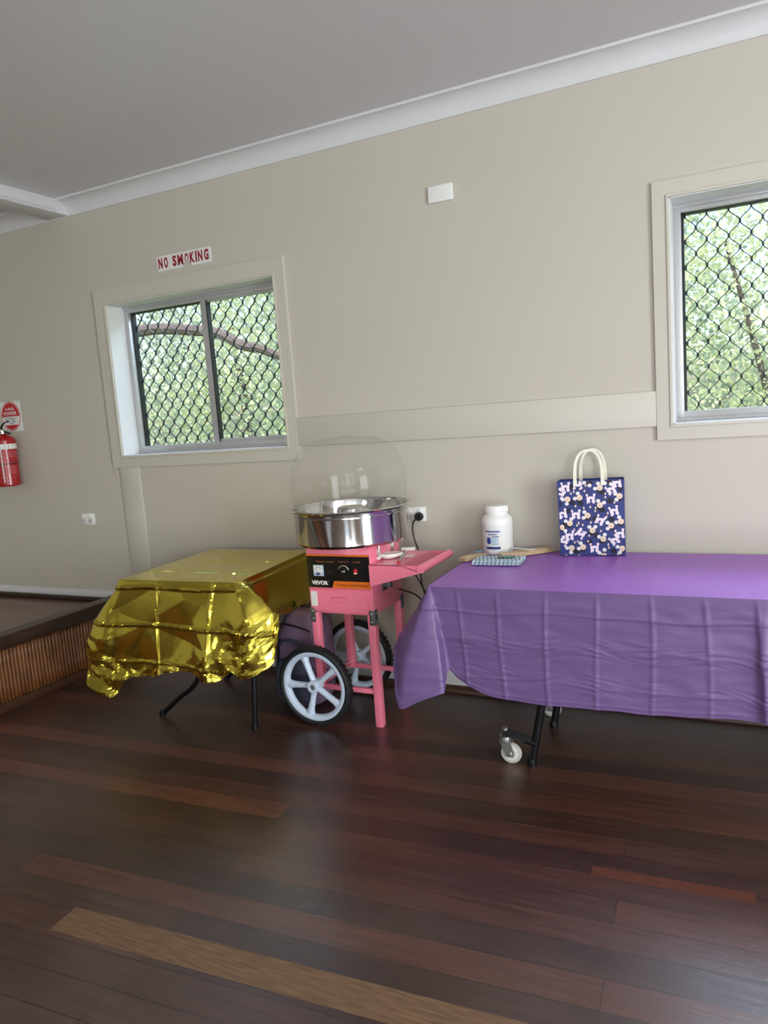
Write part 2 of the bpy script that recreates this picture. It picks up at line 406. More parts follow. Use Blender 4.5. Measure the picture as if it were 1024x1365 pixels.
# ------------------------------------------------------------------ things on the wall
s = MB().box(-3.021, -2.635, -.003, 0, 2.329, 2.411, .0005, 0)
s.poly([(-.045, -.041), (.018, -.041), (.006, -.018), (-.012, -.006), (-.03, -.012), (-.042, -.026)], (-2.79, -.003, 2.37), X3, Z3, -Y3, .0008, 2)
for ch, cx_, wd_ in (('N', 165, 66), ('O', 250, 60), ('S', 382, 62), ('M', 472, 84), ('O', 567, 58), ('K', 650, 74), ('I', 710, 24), ('N', 770, 68), ('G', 860, 68)):
    s.text(ch, (-3.021+(cx_-112)*.000474, -.0032, 2.372), X3, Z3, .059, wd_*.000474, .05, 1, lift=.0003 if cx_ == 567 else .0006)
s.build('no_smoking_sign', [M_paper, M_dred, M_torn], label='white sticker reading NO SMOKING in dark red, torn below the O, above the left window', cat='sign', smooth=False)

s = MB().box(-4.518, -4.325, -.003, 0, 1.497, 1.695, .0005, 0); o = (-4.424, -.003, 1.598)
s.disc(0, 0, .0925, .0975, o, X3, Z3, -Y3, .0006, 1, 48)
s.disc(0, 0, .087, .092, o, X3, Z3, -Y3, .0009, 0, 48); s.disc(0, 0, .084, .089, o, X3, Z3, -Y3, .0012, 1, 48)
P = []
for k in range(31):
    t_ = math.asin(-.055/.089)+0; a = -PI-t_+(PI+2*t_)*0
P = [(-.084*math.sqrt(1-(v/.089)**2), v) for v in [-.0-.058*k/8 for k in range(9)]]
P = [(-.082, -.002)]+[(x, v) for x, v in P[1:]]+[(-x, v) for x, v in reversed(P[1:])]+[(.082, -.002)]
s.poly(P, o, X3, Z3, -Y3, .0016, 0)
s.text('A:B(E)', (-4.424, -.005, 1.644), X3, Z3, .022, .088, .02, 0); s.text('POWDER', (-4.424, -.005, 1.617), X3, Z3, .022, .125, .02, 0)
for k, wd in enumerate((.12, .11, .10, .05)):
    nseg = 9 if k < 3 else 4
    for j in range(nseg):
        if (j*7+k*3) % 5 == 4: continue
        s.box(-4.424-wd/2+wd*j/nseg, -4.424-wd/2+wd*(j+.8)/nseg, -.0054, -.0045, 1.584-.0125*k, 1.589-.0125*k, 0, 2)
s.build('extinguisher_sign', [M_paper, M_redp, M_navy], label='square white sign with red oval reading A:B(E) POWDER above the fire extinguisher', cat='sign', smooth=False)

# fire extinguisher on its bracket
ex = thing('fire_extinguisher', (-4.40, -.1, 1.14), 'red dry powder fire extinguisher hanging on the wall at the left edge', 'fire extinguisher')
R_, c = .072, (-4.40, -.1, 0)
MB().lathe([(R_*.9, 1.140), (R_, 1.150), (R_, 1.436), (R_*.97, 1.450), (R_*.82, 1.463), (.03, 1.474), (.022, 1.485)], c, 40).build('cylinder', M_red, ex)
lb = MB()
def wrap(a0, a1, z0, z1, mi, rr=R_+.0006):
    k = 14; vs = []
    for j in range(k+1):
        a = math.radians(a0+(a1-a0)*j/k); p = (c[0]+rr*math.cos(a), c[1]+rr*math.sin(a))
        vs += [(*p, z0), (*p, z1)]
    lb.add(vs, [(2*j, 2*j+2, 2*j+3, 2*j+1) for j in range(k)], mi)
wrap(190, 412, 1.383, 1.417, 0)
wrap(215, 296, 1.345, 1.372, 0); wrap(215, 290, 1.300, 1.335, 0); wrap(240, 268, 1.304, 1.331, 3, R_+.0009); wrap(190, 412, 1.284, 1.291, 1)
for q in range(6): wrap(308, 392-6*(q % 3), 1.330+.0075*q, 1.3335+.0075*q, 2)
for q in range(7): wrap(312, 372-7*(q % 2), 1.222+.0075*q, 1.2255+.0075*q, 2)
wrap(250, 285, 1.235, 1.268, 2); wrap(300, 305, 1.165, 1.415, 0, R_+.001); wrap(190, 412, 1.197, 1.199, 2); wrap(310, 330, 1.300, 1.318, 2)
lb.build('label', [M_paper, M_black, mat('pale_red_print', rgb(196, 90, 96), .5), M_green], ex)
hv = MB().lathe([(.02, 1.478), (.02, 1.51), (.013, 1.515)], c, 16).box(-4.425, -4.335, -.112, -.088, 1.500, 1.512, .003)
hv.build('valve', M_zinc, ex)
hd = MB().tube(spline([(-4.41, -.1, 1.513), (-4.40, -.1, 1.535), (-4.375, -.1, 1.552), (-4.335, -.1, 1.562)], 8), .008, 8, flat=.5)
hd.tube([(-4.42, -.1, 1.5), (-4.37, -.1, 1.495), (-4.33, -.1, 1.482)], .007, 8)
hd.build('handle', M_black, ex)
MB().tube(spline([(-4.42, -.1, 1.495), (-4.45, -.13, 1.49), (-4.475, -.14, 1.44), (-4.478, -.13, 1.30), (-4.474, -.13, 1.22)], 24), .008, 8).build('hose', M_black, ex)
MB().box(-4.43, -4.41, -.03, .001, 1.36, 1.44, .003).build('bracket', M_red, ex)
MB().lathe([(.013, 0), (.013, .006), (.011, .008)], (-4.365, -.1+.0, 1.455), 16, M=Matrix.Rotation(PI/2, 3, 'X')).build('gauge', M_paper, ex)

def gpo(x, z, label, switch=True):
    t = thing('power_outlet', (x, 0, z), label, 'socket')
    MB().box(x-.058, x+.058, -.011, 0, z-.037, z+.037, .003).build('cover_plate', M_white, t)
    for sx in (-.029, .029):
        MB().lathe([(.0095, 0), (.0095, .004), (.008, .006)], (x+sx, -.011, z+.020), 20, M=RY).build('rocker_switch', M_white, t)
        k = MB().lathe([(.0195, 0), (.0195, .0015), (.0185, .002)], (x+sx, -.011, z-.010), 28, M=RY)
        for a, dx, dz in ((30, -.007, .004), (-30, .007, .004), (0, 0, -.009)):
            Mx = Matrix.Translation((x+sx+dx, -.0135, z-.010+dz)) @ Matrix.Rotation(math.radians(a), 4, 'Y')
            k.box(-.0012, .0012, -.0004, .0004, -.004, .004, 0, 1, M=Mx)
        k.build('socket_face', [M_grey, M_black], t)
gpo(-3.826, .899, 'white double power outlet low on the wall left of the vertical board, nothing plugged in')
gpo(-1.515, .917, 'white double power outlet between pink machine and white jar, black plug in its right socket')
MB().box(-1.337, -1.214, -.016, 0, 2.390, 2.466, .005, seg=3).build('blank_wall_plate', M_white, label='blank white rectangular cover plate high on the wall', cat='wall plate')

# power cord
pc = thing('power_cord', (-1.486, -.02, .907), 'black power cord plugged into the wall outlet, hanging behind the pink tray', 'power cord')
MB().lathe([(.019, .013), (.022, .02), (.022, .036), (.016, .046)], (-1.486, 0, .907), 24, M=RY).build('plug', M_black, pc)
MB().tube(spline([(-1.487, -.046, .902), (-1.508, -.05, .885), (-1.518, -.045, .845), (-1.508, -.05, .79), (-1.487, -.06, .735), (-1.466, -.10, .64), (-1.458, -.105, .57), (-1.41, -.12, .42), (-1.37, -.16, .34), (-1.36, -.21, .38), (-1.385, -.235, .5), (-1.43, -.25, .562), (-1.5, -.25, .583), (-1.545, -.25, .60)], 80), .0042, 8).build('cable', M_black, pc)
MB().tube(spline([(-1.475, -.2, .69), (-1.452, -.2, .652), (-1.423, -.2, .604), (-1.39, -.19, .52), (-1.375, -.17, .42), (-1.395, -.16, .36)], 30), .0042, 8).build('cable', M_black, pc)

# ------------------------------------------------------------------ cotton candy cart
cc = thing('cotton_candy_machine', (-1.69, -.37, 0), 'pink cotton candy machine on a wheeled cart with steel bowl and clear dome', 'cotton candy machine')
BX0, BX1, BY0, BY1, BZ0, BZ1 = -1.851, -1.517, -.53, -.215, .532, .845
bd = MB().box(BX0, BX1, BY0, BY1, BZ0, BZ1, .004)
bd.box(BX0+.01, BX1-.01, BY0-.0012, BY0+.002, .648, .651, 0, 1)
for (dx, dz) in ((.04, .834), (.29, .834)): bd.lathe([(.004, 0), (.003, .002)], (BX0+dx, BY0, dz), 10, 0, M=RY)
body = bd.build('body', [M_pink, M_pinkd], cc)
# control panel
y = BY0-.0005; pn = MB().box(BX0+.002, BX1-.004, y-.003, y, .655, .812, .0008, 0)
o = (0, y-.003, 0)
pn.poly([(BX0+.002, .804), (BX1-.004, .804), (BX1-.004, .812), (BX0+.002, .812)], o, X3, Z3, -Y3, .0006, 1)
pn.poly([(-1.722, .655), (BX1-.004, .655), (BX1-.004, .688), (-1.709, .688)], o, X3, Z3, -Y3, .0006, 1)
pn.text('VEVOR', (-1.786, y-.003, .678), X3, Z3, .0195, .088, .045, 2)
pn.text('R', (-1.738, y-.003, .686), X3, Z3, .004, None, 0, 2)
pn.text('Cotton Candy Machine', (-1.614, y-.0036, .670), X3, Z3, .0145, .163, 0, 0)
pn.text('Voltmeter', (-1.777, y-.003, .779), X3, Z3, .009, .046, 0, 3); pn.text('Indicator', (-1.722, y-.003, .779), X3, Z3, .009, .046, 0, 3)
pn.text('Temperature', (-1.652, y-.003, .779), X3, Z3, .0095, .058, 0, 3); pn.text('On/Off', (-1.585, y-.003, .779), X3, Z3, .0095, .036, 0, 3)
P = [(.0285*math.cos(a), .026*math.sin(a)) for a in [math.radians(15+145*k/20) for k in range(21)]]
Q = [((.0285-(.0005+.0038*(1-k/20)))*math.cos(a), (.026-(.0005+.0038*(1-k/20)))*math.sin(a)) for k, a in enumerate([math.radians(15+145*k/20) for k in range(21)])]
pn.poly(P+Q[::-1], (-1.655, y-.003, .736), X3, Z3, -Y3, .0005, 4)
panel = pn.build('control_panel', [M_blk, M_orange, M_paper, M_orangetxt, M_cream], cc, smooth=False, label='black control panel with orange stripes')
g = MB().box(-1.812, -1.760, y-.011, y-.003, .711, .763, .002, 0)
g.box(-1.808, -1.764, y-.0118, y-.0108, .728, .759, 0, 1)
for k in range(9):
    a = math.radians(40+100*k/8); g.box(-1.786+.019*math.cos(a)-.0006, -1.786+.019*math.cos(a)+.0006, y-.0124, y-.0116, .727+.024*math.sin(a), .732+.024*math.sin(a), 0, 2)
g.disc(0, 0, .009, .006, (-1.786, y-.0118, .722), X3, Z3, -Y3, .002, 2)
g.poly([(-.0006, 0), (.0006, 0), (-.012, .022), (-.013, .022)], (-1.786, y-.0118, .727), X3, Z3, -Y3, .001, 2)
g.build('voltmeter', [mat('meter_glass', rgb(176, 196, 208), .15), M_paper, M_navy], panel, smooth=False)
MB().lathe([(.011, 0), (.011, .006), (.008, .012), (.004, .013)], (-1.722, y-.003, .735), 24, M=RY).box(-1.735, -1.726, y-.008, y-.004, .731, .739, .001).build('indicator', [M_black], panel)
kb = MB().lathe([(.016, 0), (.0155, .012), (.012, .015)], (-1.655, y-.003, .736), 24, 0, M=RY)
kb.box(-1.656, -1.641, y-.0195, y-.0175, .7365, .739, 0, 1)
kb.build('temperature_knob', [M_black, M_paper], panel)
rs = MB().box(-1.602, -1.580, y-.008, y-.003, .721, .750, .001, 0).box(-1.600, -1.582, y-.011, y-.007, .723, .748, .002, 1)
rs.box(-1.598, -1.584, y-.0115, y-.0105, .7265, .731, 0, 2)
rs.build('power_switch', [M_black, M_redp, M_paper], panel)
# drawer with slot grip
d = MB(); dy = BY0
P = [(-1.842, .565), (-1.823, .545), (-1.56, .545), (-1.546, .552), (-1.546, .644), (-1.842, .644)]
d.poly(P, (0, dy, 0), X3, Z3, -Y3, .006, 0)
def slot(h, cx, cz, L_, r): 
    return [(cx-L_/2+r*math.cos(a), cz+r*math.sin(a)) for a in [PI/2+PI*k/8 for k in range(9)]]+[(cx+L_/2+r*math.cos(a), cz+r*math.sin(a)) for a in [-PI/2+PI*k/8 for k in range(9)]]
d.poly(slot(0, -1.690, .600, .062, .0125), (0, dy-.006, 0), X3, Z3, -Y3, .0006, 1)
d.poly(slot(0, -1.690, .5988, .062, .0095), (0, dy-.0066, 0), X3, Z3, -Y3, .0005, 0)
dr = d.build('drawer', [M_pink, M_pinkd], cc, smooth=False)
lb2 = MB().box(-1.839, -1.806, dy-.0075, dy-.006, .567, .636, 0, 0)
for k in range(5): lb2.box(-1.835, -1.815+.004*(k % 2), dy-.0079, dy-.0074, .575+.011*k, .577+.011*k, 0, 1)
lb2.build('paper_tag', [M_paper, M_grey], dr, smooth=False)
# legs, braces
def bar(x0, x1, y0, y1, z0, z1): return MB().box(x0, x1, y0, y1, z0, z1, .003)
LW = .036
bar(BX1-LW, BX1, BY0, BY0+LW, 0, .545).build('leg', M_pink, cc)
bar(BX1-LW, BX1, BY1-LW, BY1, 0, .545).build('leg', M_pink, cc)
bar(BX0, BX0+LW, BY0, BY0+LW, .165, .545).build('leg', M_pink, cc)
bar(BX0+.012, BX0+.012+LW, BY1-LW, BY1, .165, .545).build('leg', M_pink, cc)
bar(BX0+LW, BX1-LW, BY0+.008, BY0+.03, .155, .178).build('crossbar', M_pink, cc)
bar(BX0+LW+.012, BX1-LW, BY1-.03, BY1-.008, .163, .186).build('crossbar', M_pink, cc)
bar(BX0+.010, BX0+.034, BY0+LW, BY1-LW, .178, .204).build('crossbar', M_pink, cc)
def bracket(x0, x1, side, yf, z0=.487, z1=.557):
    k = MB().box(x0, x1, yf-.003, yf, z0, z1, .0008, 0)
    xs_ = x1 if side > 0 else x0
    k.box(min(xs_, xs_+.003*side), max(xs_, xs_+.003*side), yf-.003, yf+.03, z0, z1, .0008, 0)
    for zz in (z0+.016, z1-.016):
        k.lathe([(.005, 0), (.0045, .003), (.002, .0045)], ((x0+x1)/2, yf-.003, zz), 12, 1, M=RY)
        k.lathe([(.0045, 0), (.004, .003), (.002, .004)], (xs_+.003*side, yf+.014, zz), 12, 1, M=Matrix.Rotation(side*PI/2, 3, 'Y'))
    k.build('corner_bracket', [M_galv, M_zinc], cc)
bracket(BX1-.024, BX1, 1, BY0-.0005); bracket(BX0, BX0+.024, -1, BY0-.0005)
MB().box(BX1, BX1+.003, BY1-.032, BY1+.001, .49, .555, .0008).build('corner_bracket', M_galv, cc)
# wheels
def wheel(yc):
    c = (-1.828, yc, .194); t = []
    prof = []
    for k in range(24):
        a = 2*PI*k/24; prof.append((.178+.0155*math.cos(a), .023*math.sin(a)))
    ty = MB().lathe(prof, c, 72, M=RY, closed=True)
    for k in range(48):            # tread blocks
        a = 2*PI*k/48
        for sgn in (-1, 1):
            Mx = Matrix.Translation(c) @ Matrix.Rotation(-a-(sgn > 0)*PI/48, 4, 'Y') @ Matrix.Translation((.1895, sgn*.010, 0))
            ty.box(-.004, .0035, -.008, .008, -.008, .008, .001, M=Mx, seg=1)
    tyre = ty.build('tyre', M_rubber, None if False else cc)
    rm = MB().lathe([(.166, -.018), (.166, .018), (.158, .020), (.147, .016), (.141, .006), (.141, -.006), (.147, -.016), (.158, -.020)], c, 64, M=RY, closed=True)
    rm.lathe([(.030, -.026), (.030, .026), (.026, .030), (.014, .030), (.014, .022), (.0, .022)], c, 32, M=RY)
    for k in range(5):
        a = math.radians(110+72*k); u = Vector((math.cos(a), 0, math.sin(a))); w_ = Vector((-math.sin(a), 0, math.cos(a))); cv = Vector(c)
        for y0_, hw0, hw1 in ((-.010, .013, .013), ):
            vs = []
            for rr, hw in ((.024, .0135), (.07, .0125), (.12, .015), (.146, .024)):
                for (sw, yy) in ((-1, -.006), (-.35, -.016), (.35, -.016), (1, -.006), (1, .006), (.35, .016), (-.35, .016), (-1, .006)):
                    vs.append(cv+u*rr+w_*hw*sw+Vector((0, yy, 0)))
            fs = []
            for i in range(3):
                for j in range(8): fs.append((i*8+j, i*8+(j+1) % 8, i*8+8+(j+1) % 8, i*8+8+j))
            rm.add(vs, fs)
    rim = rm.build('wheel', M_rim, cc, angle=30)
    tyre.parent = rim
    return rim
wheel(-.585); wheel(-.150)
MB().tube([(-1.828, -.612, .194), (-1.828, -.123, .194)], .0125, 16).build('axle', M_zinc, cc)
# side tray with bar handle
tr = MB(); x0, x1 = BX1, -1.262; zt = .772
for yy in (-.548, -.213):   # two sloping cheeks
    tr.poly([(x0, .672), (x1, .742), (x1+.004, zt), (x0, zt)], (0, yy+.0025, 0), X3, Z3, -Y3, .0025, 0)
bmx = bmesh.new(); bmx.free()
tr.box(x0, -1.36, -.548, -.213, zt-.0025, zt, 0, 0)                # shelf
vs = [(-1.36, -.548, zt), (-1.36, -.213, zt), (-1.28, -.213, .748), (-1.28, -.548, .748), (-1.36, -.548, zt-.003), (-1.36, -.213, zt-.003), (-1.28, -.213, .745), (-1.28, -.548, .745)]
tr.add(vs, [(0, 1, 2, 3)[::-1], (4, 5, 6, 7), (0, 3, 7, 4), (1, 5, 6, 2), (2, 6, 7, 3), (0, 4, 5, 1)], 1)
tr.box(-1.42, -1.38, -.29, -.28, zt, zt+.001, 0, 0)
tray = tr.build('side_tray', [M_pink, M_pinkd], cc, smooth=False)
MB().tube([(-1.264, -.552, .760), (-1.264, -.209, .760)], .019, 20).build('handle_bar', M_pink, cc)
MB().box(-1.508, -1.475, -.43, -.40, .64, .67, .003).box(-1.515, -1.507, -.44, -.39, .625, .675, .001).build('tray_bracket', M_galv, cc)
# toggle clips on the body side
for yy in (-.450, -.303):
    k = MB().box(BX1, BX1+.004, yy-.009, yy+.009, .785, .825, .001).tube([(BX1+.007, yy, .79), (BX1+.009, yy, .815), (BX1+.009, yy, .842), (BX1+.006, yy, .855)], .0045, 8)
    k.box(BX1+.004, BX1+.009, yy-.006, yy+.006, .80, .822, .001).build('toggle_clip', M_zinc, cc)
# bowl
bc = (-1.684, -.372, 0)
bw = MB().lathe([(.0, .848), (.235, .848), (.255, .853), (.266, .866), (.266, .995), (.269, 1.008), (.284, 1.010), (.287, 1.016), (.284, 1.021), (.268, 1.020), (.262, 1.008), (.258, .870), (.250, .862), (.0, .860)], bc, 96)
bw.lathe([(.2655, .985), (.2705, .987), (.2705, .991), (.2655, .993)], bc, 96, closed=True)
bowl = bw.build('bowl', M_steel, cc)
MB().lathe([(.075, .861), (.072, .93), (.066, .95), (.066, 1.0), (.058, 1.012), (.0, 1.014)], bc, 40).build('spinner_head', M_steel, bowl)
# dome
prof = [(.262, 1.021), (.266, 1.05), (.272, 1.10), (.272, 1.15), (.262, 1.205), (.240, 1.255), (.205, 1.295), (.155, 1.322), (.09, 1.336), (.03, 1.339)]
sp = spline([Vector((r, 0, z)) for r, z in prof], 40); outer = [(p.x, p.z) for p in sp]
dm = MB().lathe(outer+[(.028, 1.336)], bc, 96)
dm.f = [f for f in dm.f if len(f) == 4]; dm.m = [0]*len(dm.f)
dm.lathe([(.0, 1.334), (.028, 1.336), (.030, 1.339), (.020, 1.341), (.0, 1.340)], bc, 32)
dm.lathe([(.262, 1.021), (.262, 1.026), (.276, 1.026), (.276, 1.021)], bc, 96, closed=True)
dome = dm.build('dome', M_dome, cc, angle=60, label='clear plastic dome')
a = math.radians(-48); kp = Vector((bc[0]+.266*math.cos(a), bc[1]+.266*math.sin(a), 1.055)); kn = Vector((math.cos(a), math.sin(a), 0))
kq = kn.to_track_quat('Z', 'Y').to_matrix()
MB().lathe([(.013, 0), (.013, .008), (.010, .011)], kp, 24, M=kq).build('dome_knob', M_white, dome)

# small things lying on the tray
sc = thing('sugar_scoop', (-1.49, -.40, zt), 'white plastic scoop lying on the pink tray', 'scoop')
bm = bmesh.new(); bmesh.ops.create_uvsphere(bm, u_segments=24, v_segments=14, radius=1)
for v in bm.verts:
    x, y_, z = v.co; v.co = Vector((x*.042*(1-.15*y_), y_*.058, max(z, -.55)*.024*(1-.25*y_)))
    if z > .35: v.co.z = .024*.35*(1-.25*y_)-(z-.35)*.012
mo = MB().bm(bm, 0, Matrix.Translation((-1.478, -.385, zt+.016)) @ Matrix.Rotation(math.radians(-35), 4, 'Z'))
mo.build('scoop_bowl', M_white, sc)
MB().tube(spline([(-1.500, -.425, zt+.018), (-1.505, -.447, zt+.021), (-1.503, -.475, zt+.013)], 10), [.010+.001*k/10 for k in range(11)], 12, flat=.6).build('scoop_handle', M_white, sc)
pe = thing('pen', (-1.42, -.39, zt), 'slim silver pen with a red tip lying across the pink tray', 'pen')
pa, pb = Vector((-1.385, -.522, zt+.0065)), Vector((-1.462, -.262, zt+.0065)); dv = (pb-pa).normalized()
MB().tube([pa+dv*.02, pb], .0062, 12).build('barrel', M_zinc, pe); MB().tube([pa, pa+dv*.02], [.0045, .0062], 12).build('tip', M_redp, pe)
MB().tube([(-1.492, -.243, zt+.010), (-1.430, -.226, zt+.010)], [.0098, .0098], 16).build('white_tube', M_white, label='short white plastic tube at the back of the pink tray', cat='tube')
MB().box(-1.435, -1.385, -.36, -.345, zt, zt+.001, 0).box(-1.43, -1.388, -.335, -.322, zt, zt+.001, 0).build('paper_strip', M_paper, label='thin white paper strips stuck on the pink tray beside the pen', cat='paper strip')

# ------------------------------------------------------------------ draped cloths
def drape(cols, NS, NT, disp, top_rows=60, topz=None, wob=None):
    """cols: control columns, each a list of points from table edge to hem; returns MB with uv in metres"""
    mid = len(cols[0])
    xs = [0]
    for a, b in zip(cols, cols[1:]): xs.append(xs[-1]+max(.01, ((b[0]-a[0]).length+(b[-1]-a[-1]).length+(b[1]-a[1]).length)/3))
    grid = []
    for i in range(NS+1):
        s_ = xs[-1]*i/NS; ctrl = [hermite([c_[k] for c_ in cols], xs, s_) for k in range(mid)]
        ts = [0]
        for a, b in zip(ctrl, ctrl[1:]): ts.append(ts[-1]+max(1e-4, (b-a).length))
        grid.append(([hermite(ctrl, ts, ts[-1]*j/NT) for j in range(NT+1)], s_, ts[-1]))
    m = MB(); uv = []; P = [g_[0] for g_ in grid]
    for i in range(NS+1):
        for j in range(NT+1):
            a = P[min(NS, i+1)][j]-P[max(0, i-1)][j]; b = P[i][min(NT, j+1)]-P[i][max(0, j-1)]
            n_ = a.cross(b); n_ = n_.normalized() if n_.length > 1e-9 else Vector((0, -1, 0))
            s_ = grid[i][1]; tl = grid[i][2]*j/NT
            m.v.append(P[i][j]+disp(s_, tl, j/NT, P[i][j], -n_)); uv.append((s_, tl))
    for i in range(NS):
        for j in range(NT):
            a, b, c_, d_ = i*(NT+1)+j, i*(NT+1)+j+1, (i+1)*(NT+1)+j+1, (i+1)*(NT+1)+j
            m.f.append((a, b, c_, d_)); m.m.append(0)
    m.uv = uv; m.edge = [i*(NT+1) for i in range(NS+1)]
    return m
def V(*p): return Vector(p)
def ridge(x, w): return math.exp(-(x/w)**2)
nz = lambda x, y, z=0: noise.noise(Vector((x, y, z)))

# purple tablecloth ---------------------------------------------------------
TZ = .742
def colp(top, hem, m1=None, m2=None, bulge=0):
    top, hem = Vector(top), Vector(hem)
    m1 = Vector(m1) if m1 else top.lerp(hem, .33)+V(0, -bulge, 0); m2 = Vector(m2) if m2 else top.lerp(hem, .67)+V(0, -bulge, 0)
    return [top, top.lerp(m1, .12)+V(0, 0, 0), m1, m2, hem]
cols = [
 colp((-1.168, -.035, TZ), (-1.27, -.035, .50)),
 colp((-1.160, -.40, TZ), (-1.31, -.40, .485)),
 colp((-1.150, -.66, TZ), (-1.335, -.70, .46), (-1.205, -.675, .665), (-1.275, -.69, .56)),
 colp((-1.147, -.74, TZ), (-1.312, -.775, .455), (-1.19, -.752, .66), (-1.255, -.765, .56)),
 colp((-1.145, -.762, TZ), (-1.262, -.862, .262), (-1.185, -.80, .60), (-1.235, -.84, .42)),
 colp((-1.142, -.768, TZ), (-1.165, -.855, .298), (-1.15, -.80, .60), (-1.158, -.835, .44)),
 colp((-1.138, -.768, TZ), (-1.079, -.842, .334), (-1.118, -.79, .60), (-1.092, -.82, .47)),
 colp((-1.136, -.768, TZ), (-1.074, -.832, .336), (-1.114, -.785, .60), (-1.087, -.812, .47)),
 colp((-1.130, -.768, TZ), (-1.080, -.772, .398), (-1.108, -.768, .62), (-1.089, -.768, .50)),
 colp((-1.122, -.768, TZ), (-1.070, -.765, .402), (-1.100, -.766, .62), (-1.080, -.765, .50)),
 colp((-1.07, -.768, TZ), (-1.03, -.768, .368)),
 colp((-.97, -.768, TZ), (-.949, -.775, .328)),
 colp((-.85, -.768, TZ), (-.844, -.778, .308)),
 colp((-.71, -.767, TZ), (-.709, -.783, .306)),
 colp((-.50, -.767, TZ), (-.50, -.786, .310)),
 colp((-.31, -.766, TZ), (-.31, -.784, .312)),
 colp((-.12, -.766, TZ), (-.12, -.783, .322)),
 colp((.01, -.766, TZ), (.02, -.785, .328)),
 colp((.045, -.766, TZ), (.055, -.80, .33), (.048, -.785, .62), (.052, -.80, .46)),
 colp((.075, -.766, TZ), (.085, -.775, .33)),
 colp((.30, -.766, TZ), (.30, -.783, .33)),
 colp((.55, -.766, TZ), (.56, -.783, .32)),
 colp((.67, -.766, TZ), (.69, -.79, .326)),
 colp((.70, -.764, TZ), (.78, -.845, .30)),
 colp((.705, -.76, TZ), (.85, -.80, .30)),
 colp((.708, -.70, TZ), (.89, -.70, .47)),
 colp((.712, -.30, TZ), (.87, -.30, .49)),
 colp((.714, -.035, TZ), (.85, -.035, .5)),
]
VC = [-1.01, -.851, -.675, -.497, -.312, -.132, .035, .21, .385, .56]
def dispP(s_, tl, t, p, n_):
    d = 0
    front = 1 if (-1.09 < p.x < .69 and p.y < -.72) else .35
    edge = min(1, t*9)
    for i, xv in enumerate(VC):
        xx = p.x-xv-.010*math.sin(p.z*6+i)-.02*(TZ-p.z-.1)
        d += .0042*ridge(xx, .006)*front
    for zc, w, a in ((.652, .005, .0036), (.530, .006, .0022), (.392, .006, .0022)):
        zz = p.z-zc-.006*math.sin(p.x*9+zc*20)-.008*nz(p.x*5, zc*9)
        d += a*ridge(zz, w)*(.5+.5*abs(nz(p.x*4, zc*7))+.3)
    # crumples gathered round the horizontal folds, radiating from the crossings
    for zc in (.530, .395):
        k = math.exp(-((p.z-zc)/.036)**2)
        near = .25+max(ridge(p.x-xv, .055) for xv in VC)
        f = nz(p.x*7+zc*31, (p.z-zc)*70+math.sin(p.x*14)*1.2, zc*5)
        d += k*near*.0075*(1-2*abs(f))*.55
    d += .0055*nz(p.x*5.5, p.z*5.5, 3)+.0022*nz(p.x*13, p.z*30, 7)
    if front < 1: d += .004*nz(p.y*9, p.z*26, 5)
    d += .0035*ridge(p.z-(.025+.0)-0, .01)*0
    hem = ridge((1-t)*.42-.016, .004)*.0022
    sag = V(0, 0, -.004*ridge(tl, .012))
    return n_*(d+hem)*edge+V(0, 0, (-.006*nz(p.x*8, 2, 2))*t)+sag*0
pm = drape(cols, 560, 110, dispP)
# top sheet: strips from the front edge row to the back edge
def top_sheet(m, yb_of, NT=36, lift=lambda x, y: 0, uvo=0):
    pass
fr = [m_ for m_ in pm.edge]
NX, NY = 210, 70; gx0, gx1, gy0, gy1 = -1.168, .064, -.768, -.035
k0 = len(pm.v)
for i in range(NX+1):
    for j in range(NY+1):
        x = gx0+(gx1-gx0)*i/NX; y = gy0+(gy1-gy0)*j/NY
        fy = (y-gy0)/(gy1-gy0); xl = -1.144-.024*fy; xr = .702+.012*fy
        x = xl+(xr-xl)*i/NX
        z = TZ
        e = min(1, min(i, NX-i)/6, min(j, NY-j)/5)
        d = sum(.0016*ridge(x-xv, .006) for xv in VC)+sum(.0013*ridge(y-yy, .006) for yy in (-.62, -.47, -.31, -.15))
        d += .0012*nz(x*6, y*6, 1)+.0012
        pm.v.append(Vector((x, y, z+e*d))); pm.uv.append((x+5, y+5))
for i in range(NX):
    for j in range(NY):
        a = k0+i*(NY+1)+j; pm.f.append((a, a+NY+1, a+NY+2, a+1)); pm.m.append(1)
def cloth_mat(name, col, rough, trans=.12):
    m = mat(name, col, rough, var=.04, scale=5, bump=.12, bscale=45, stretch=(1, 1, 2.5), spec=.45)
    nt = m.node_tree; n = nt.nodes; L = nt.links; b = n['Principled BSDF']; out = n['Material Output']
    t = n.new('ShaderNodeBsdfTranslucent'); t.inputs['Color'].default_value = (*col, 1)
    mx = n.new('ShaderNodeMixShader'); mx.inputs['Fac'].default_value = trans
    L.new(b.outputs[0], mx.inputs[1]); L.new(t.outputs[0], mx.inputs[2]); L.new(mx.outputs[0], out.inputs['Surface'])
    return m
M_purple = cloth_mat('hanging_purple_film_shaded', rgb(115, 89, 138), .36, .12)  # darker copy: shade behind the hanging film is put into its colour
M_ptop = cloth_mat('purple_film_on_table_lit', rgb(160, 100, 196), .38, 0)  # brighter copy of the same film, its lit look put into the colour
pm.build('purple_tablecloth', [M_purple, M_ptop], label='purple plastic tablecloth with square fold creases draped over the right table', cat='tablecloth', angle=None)

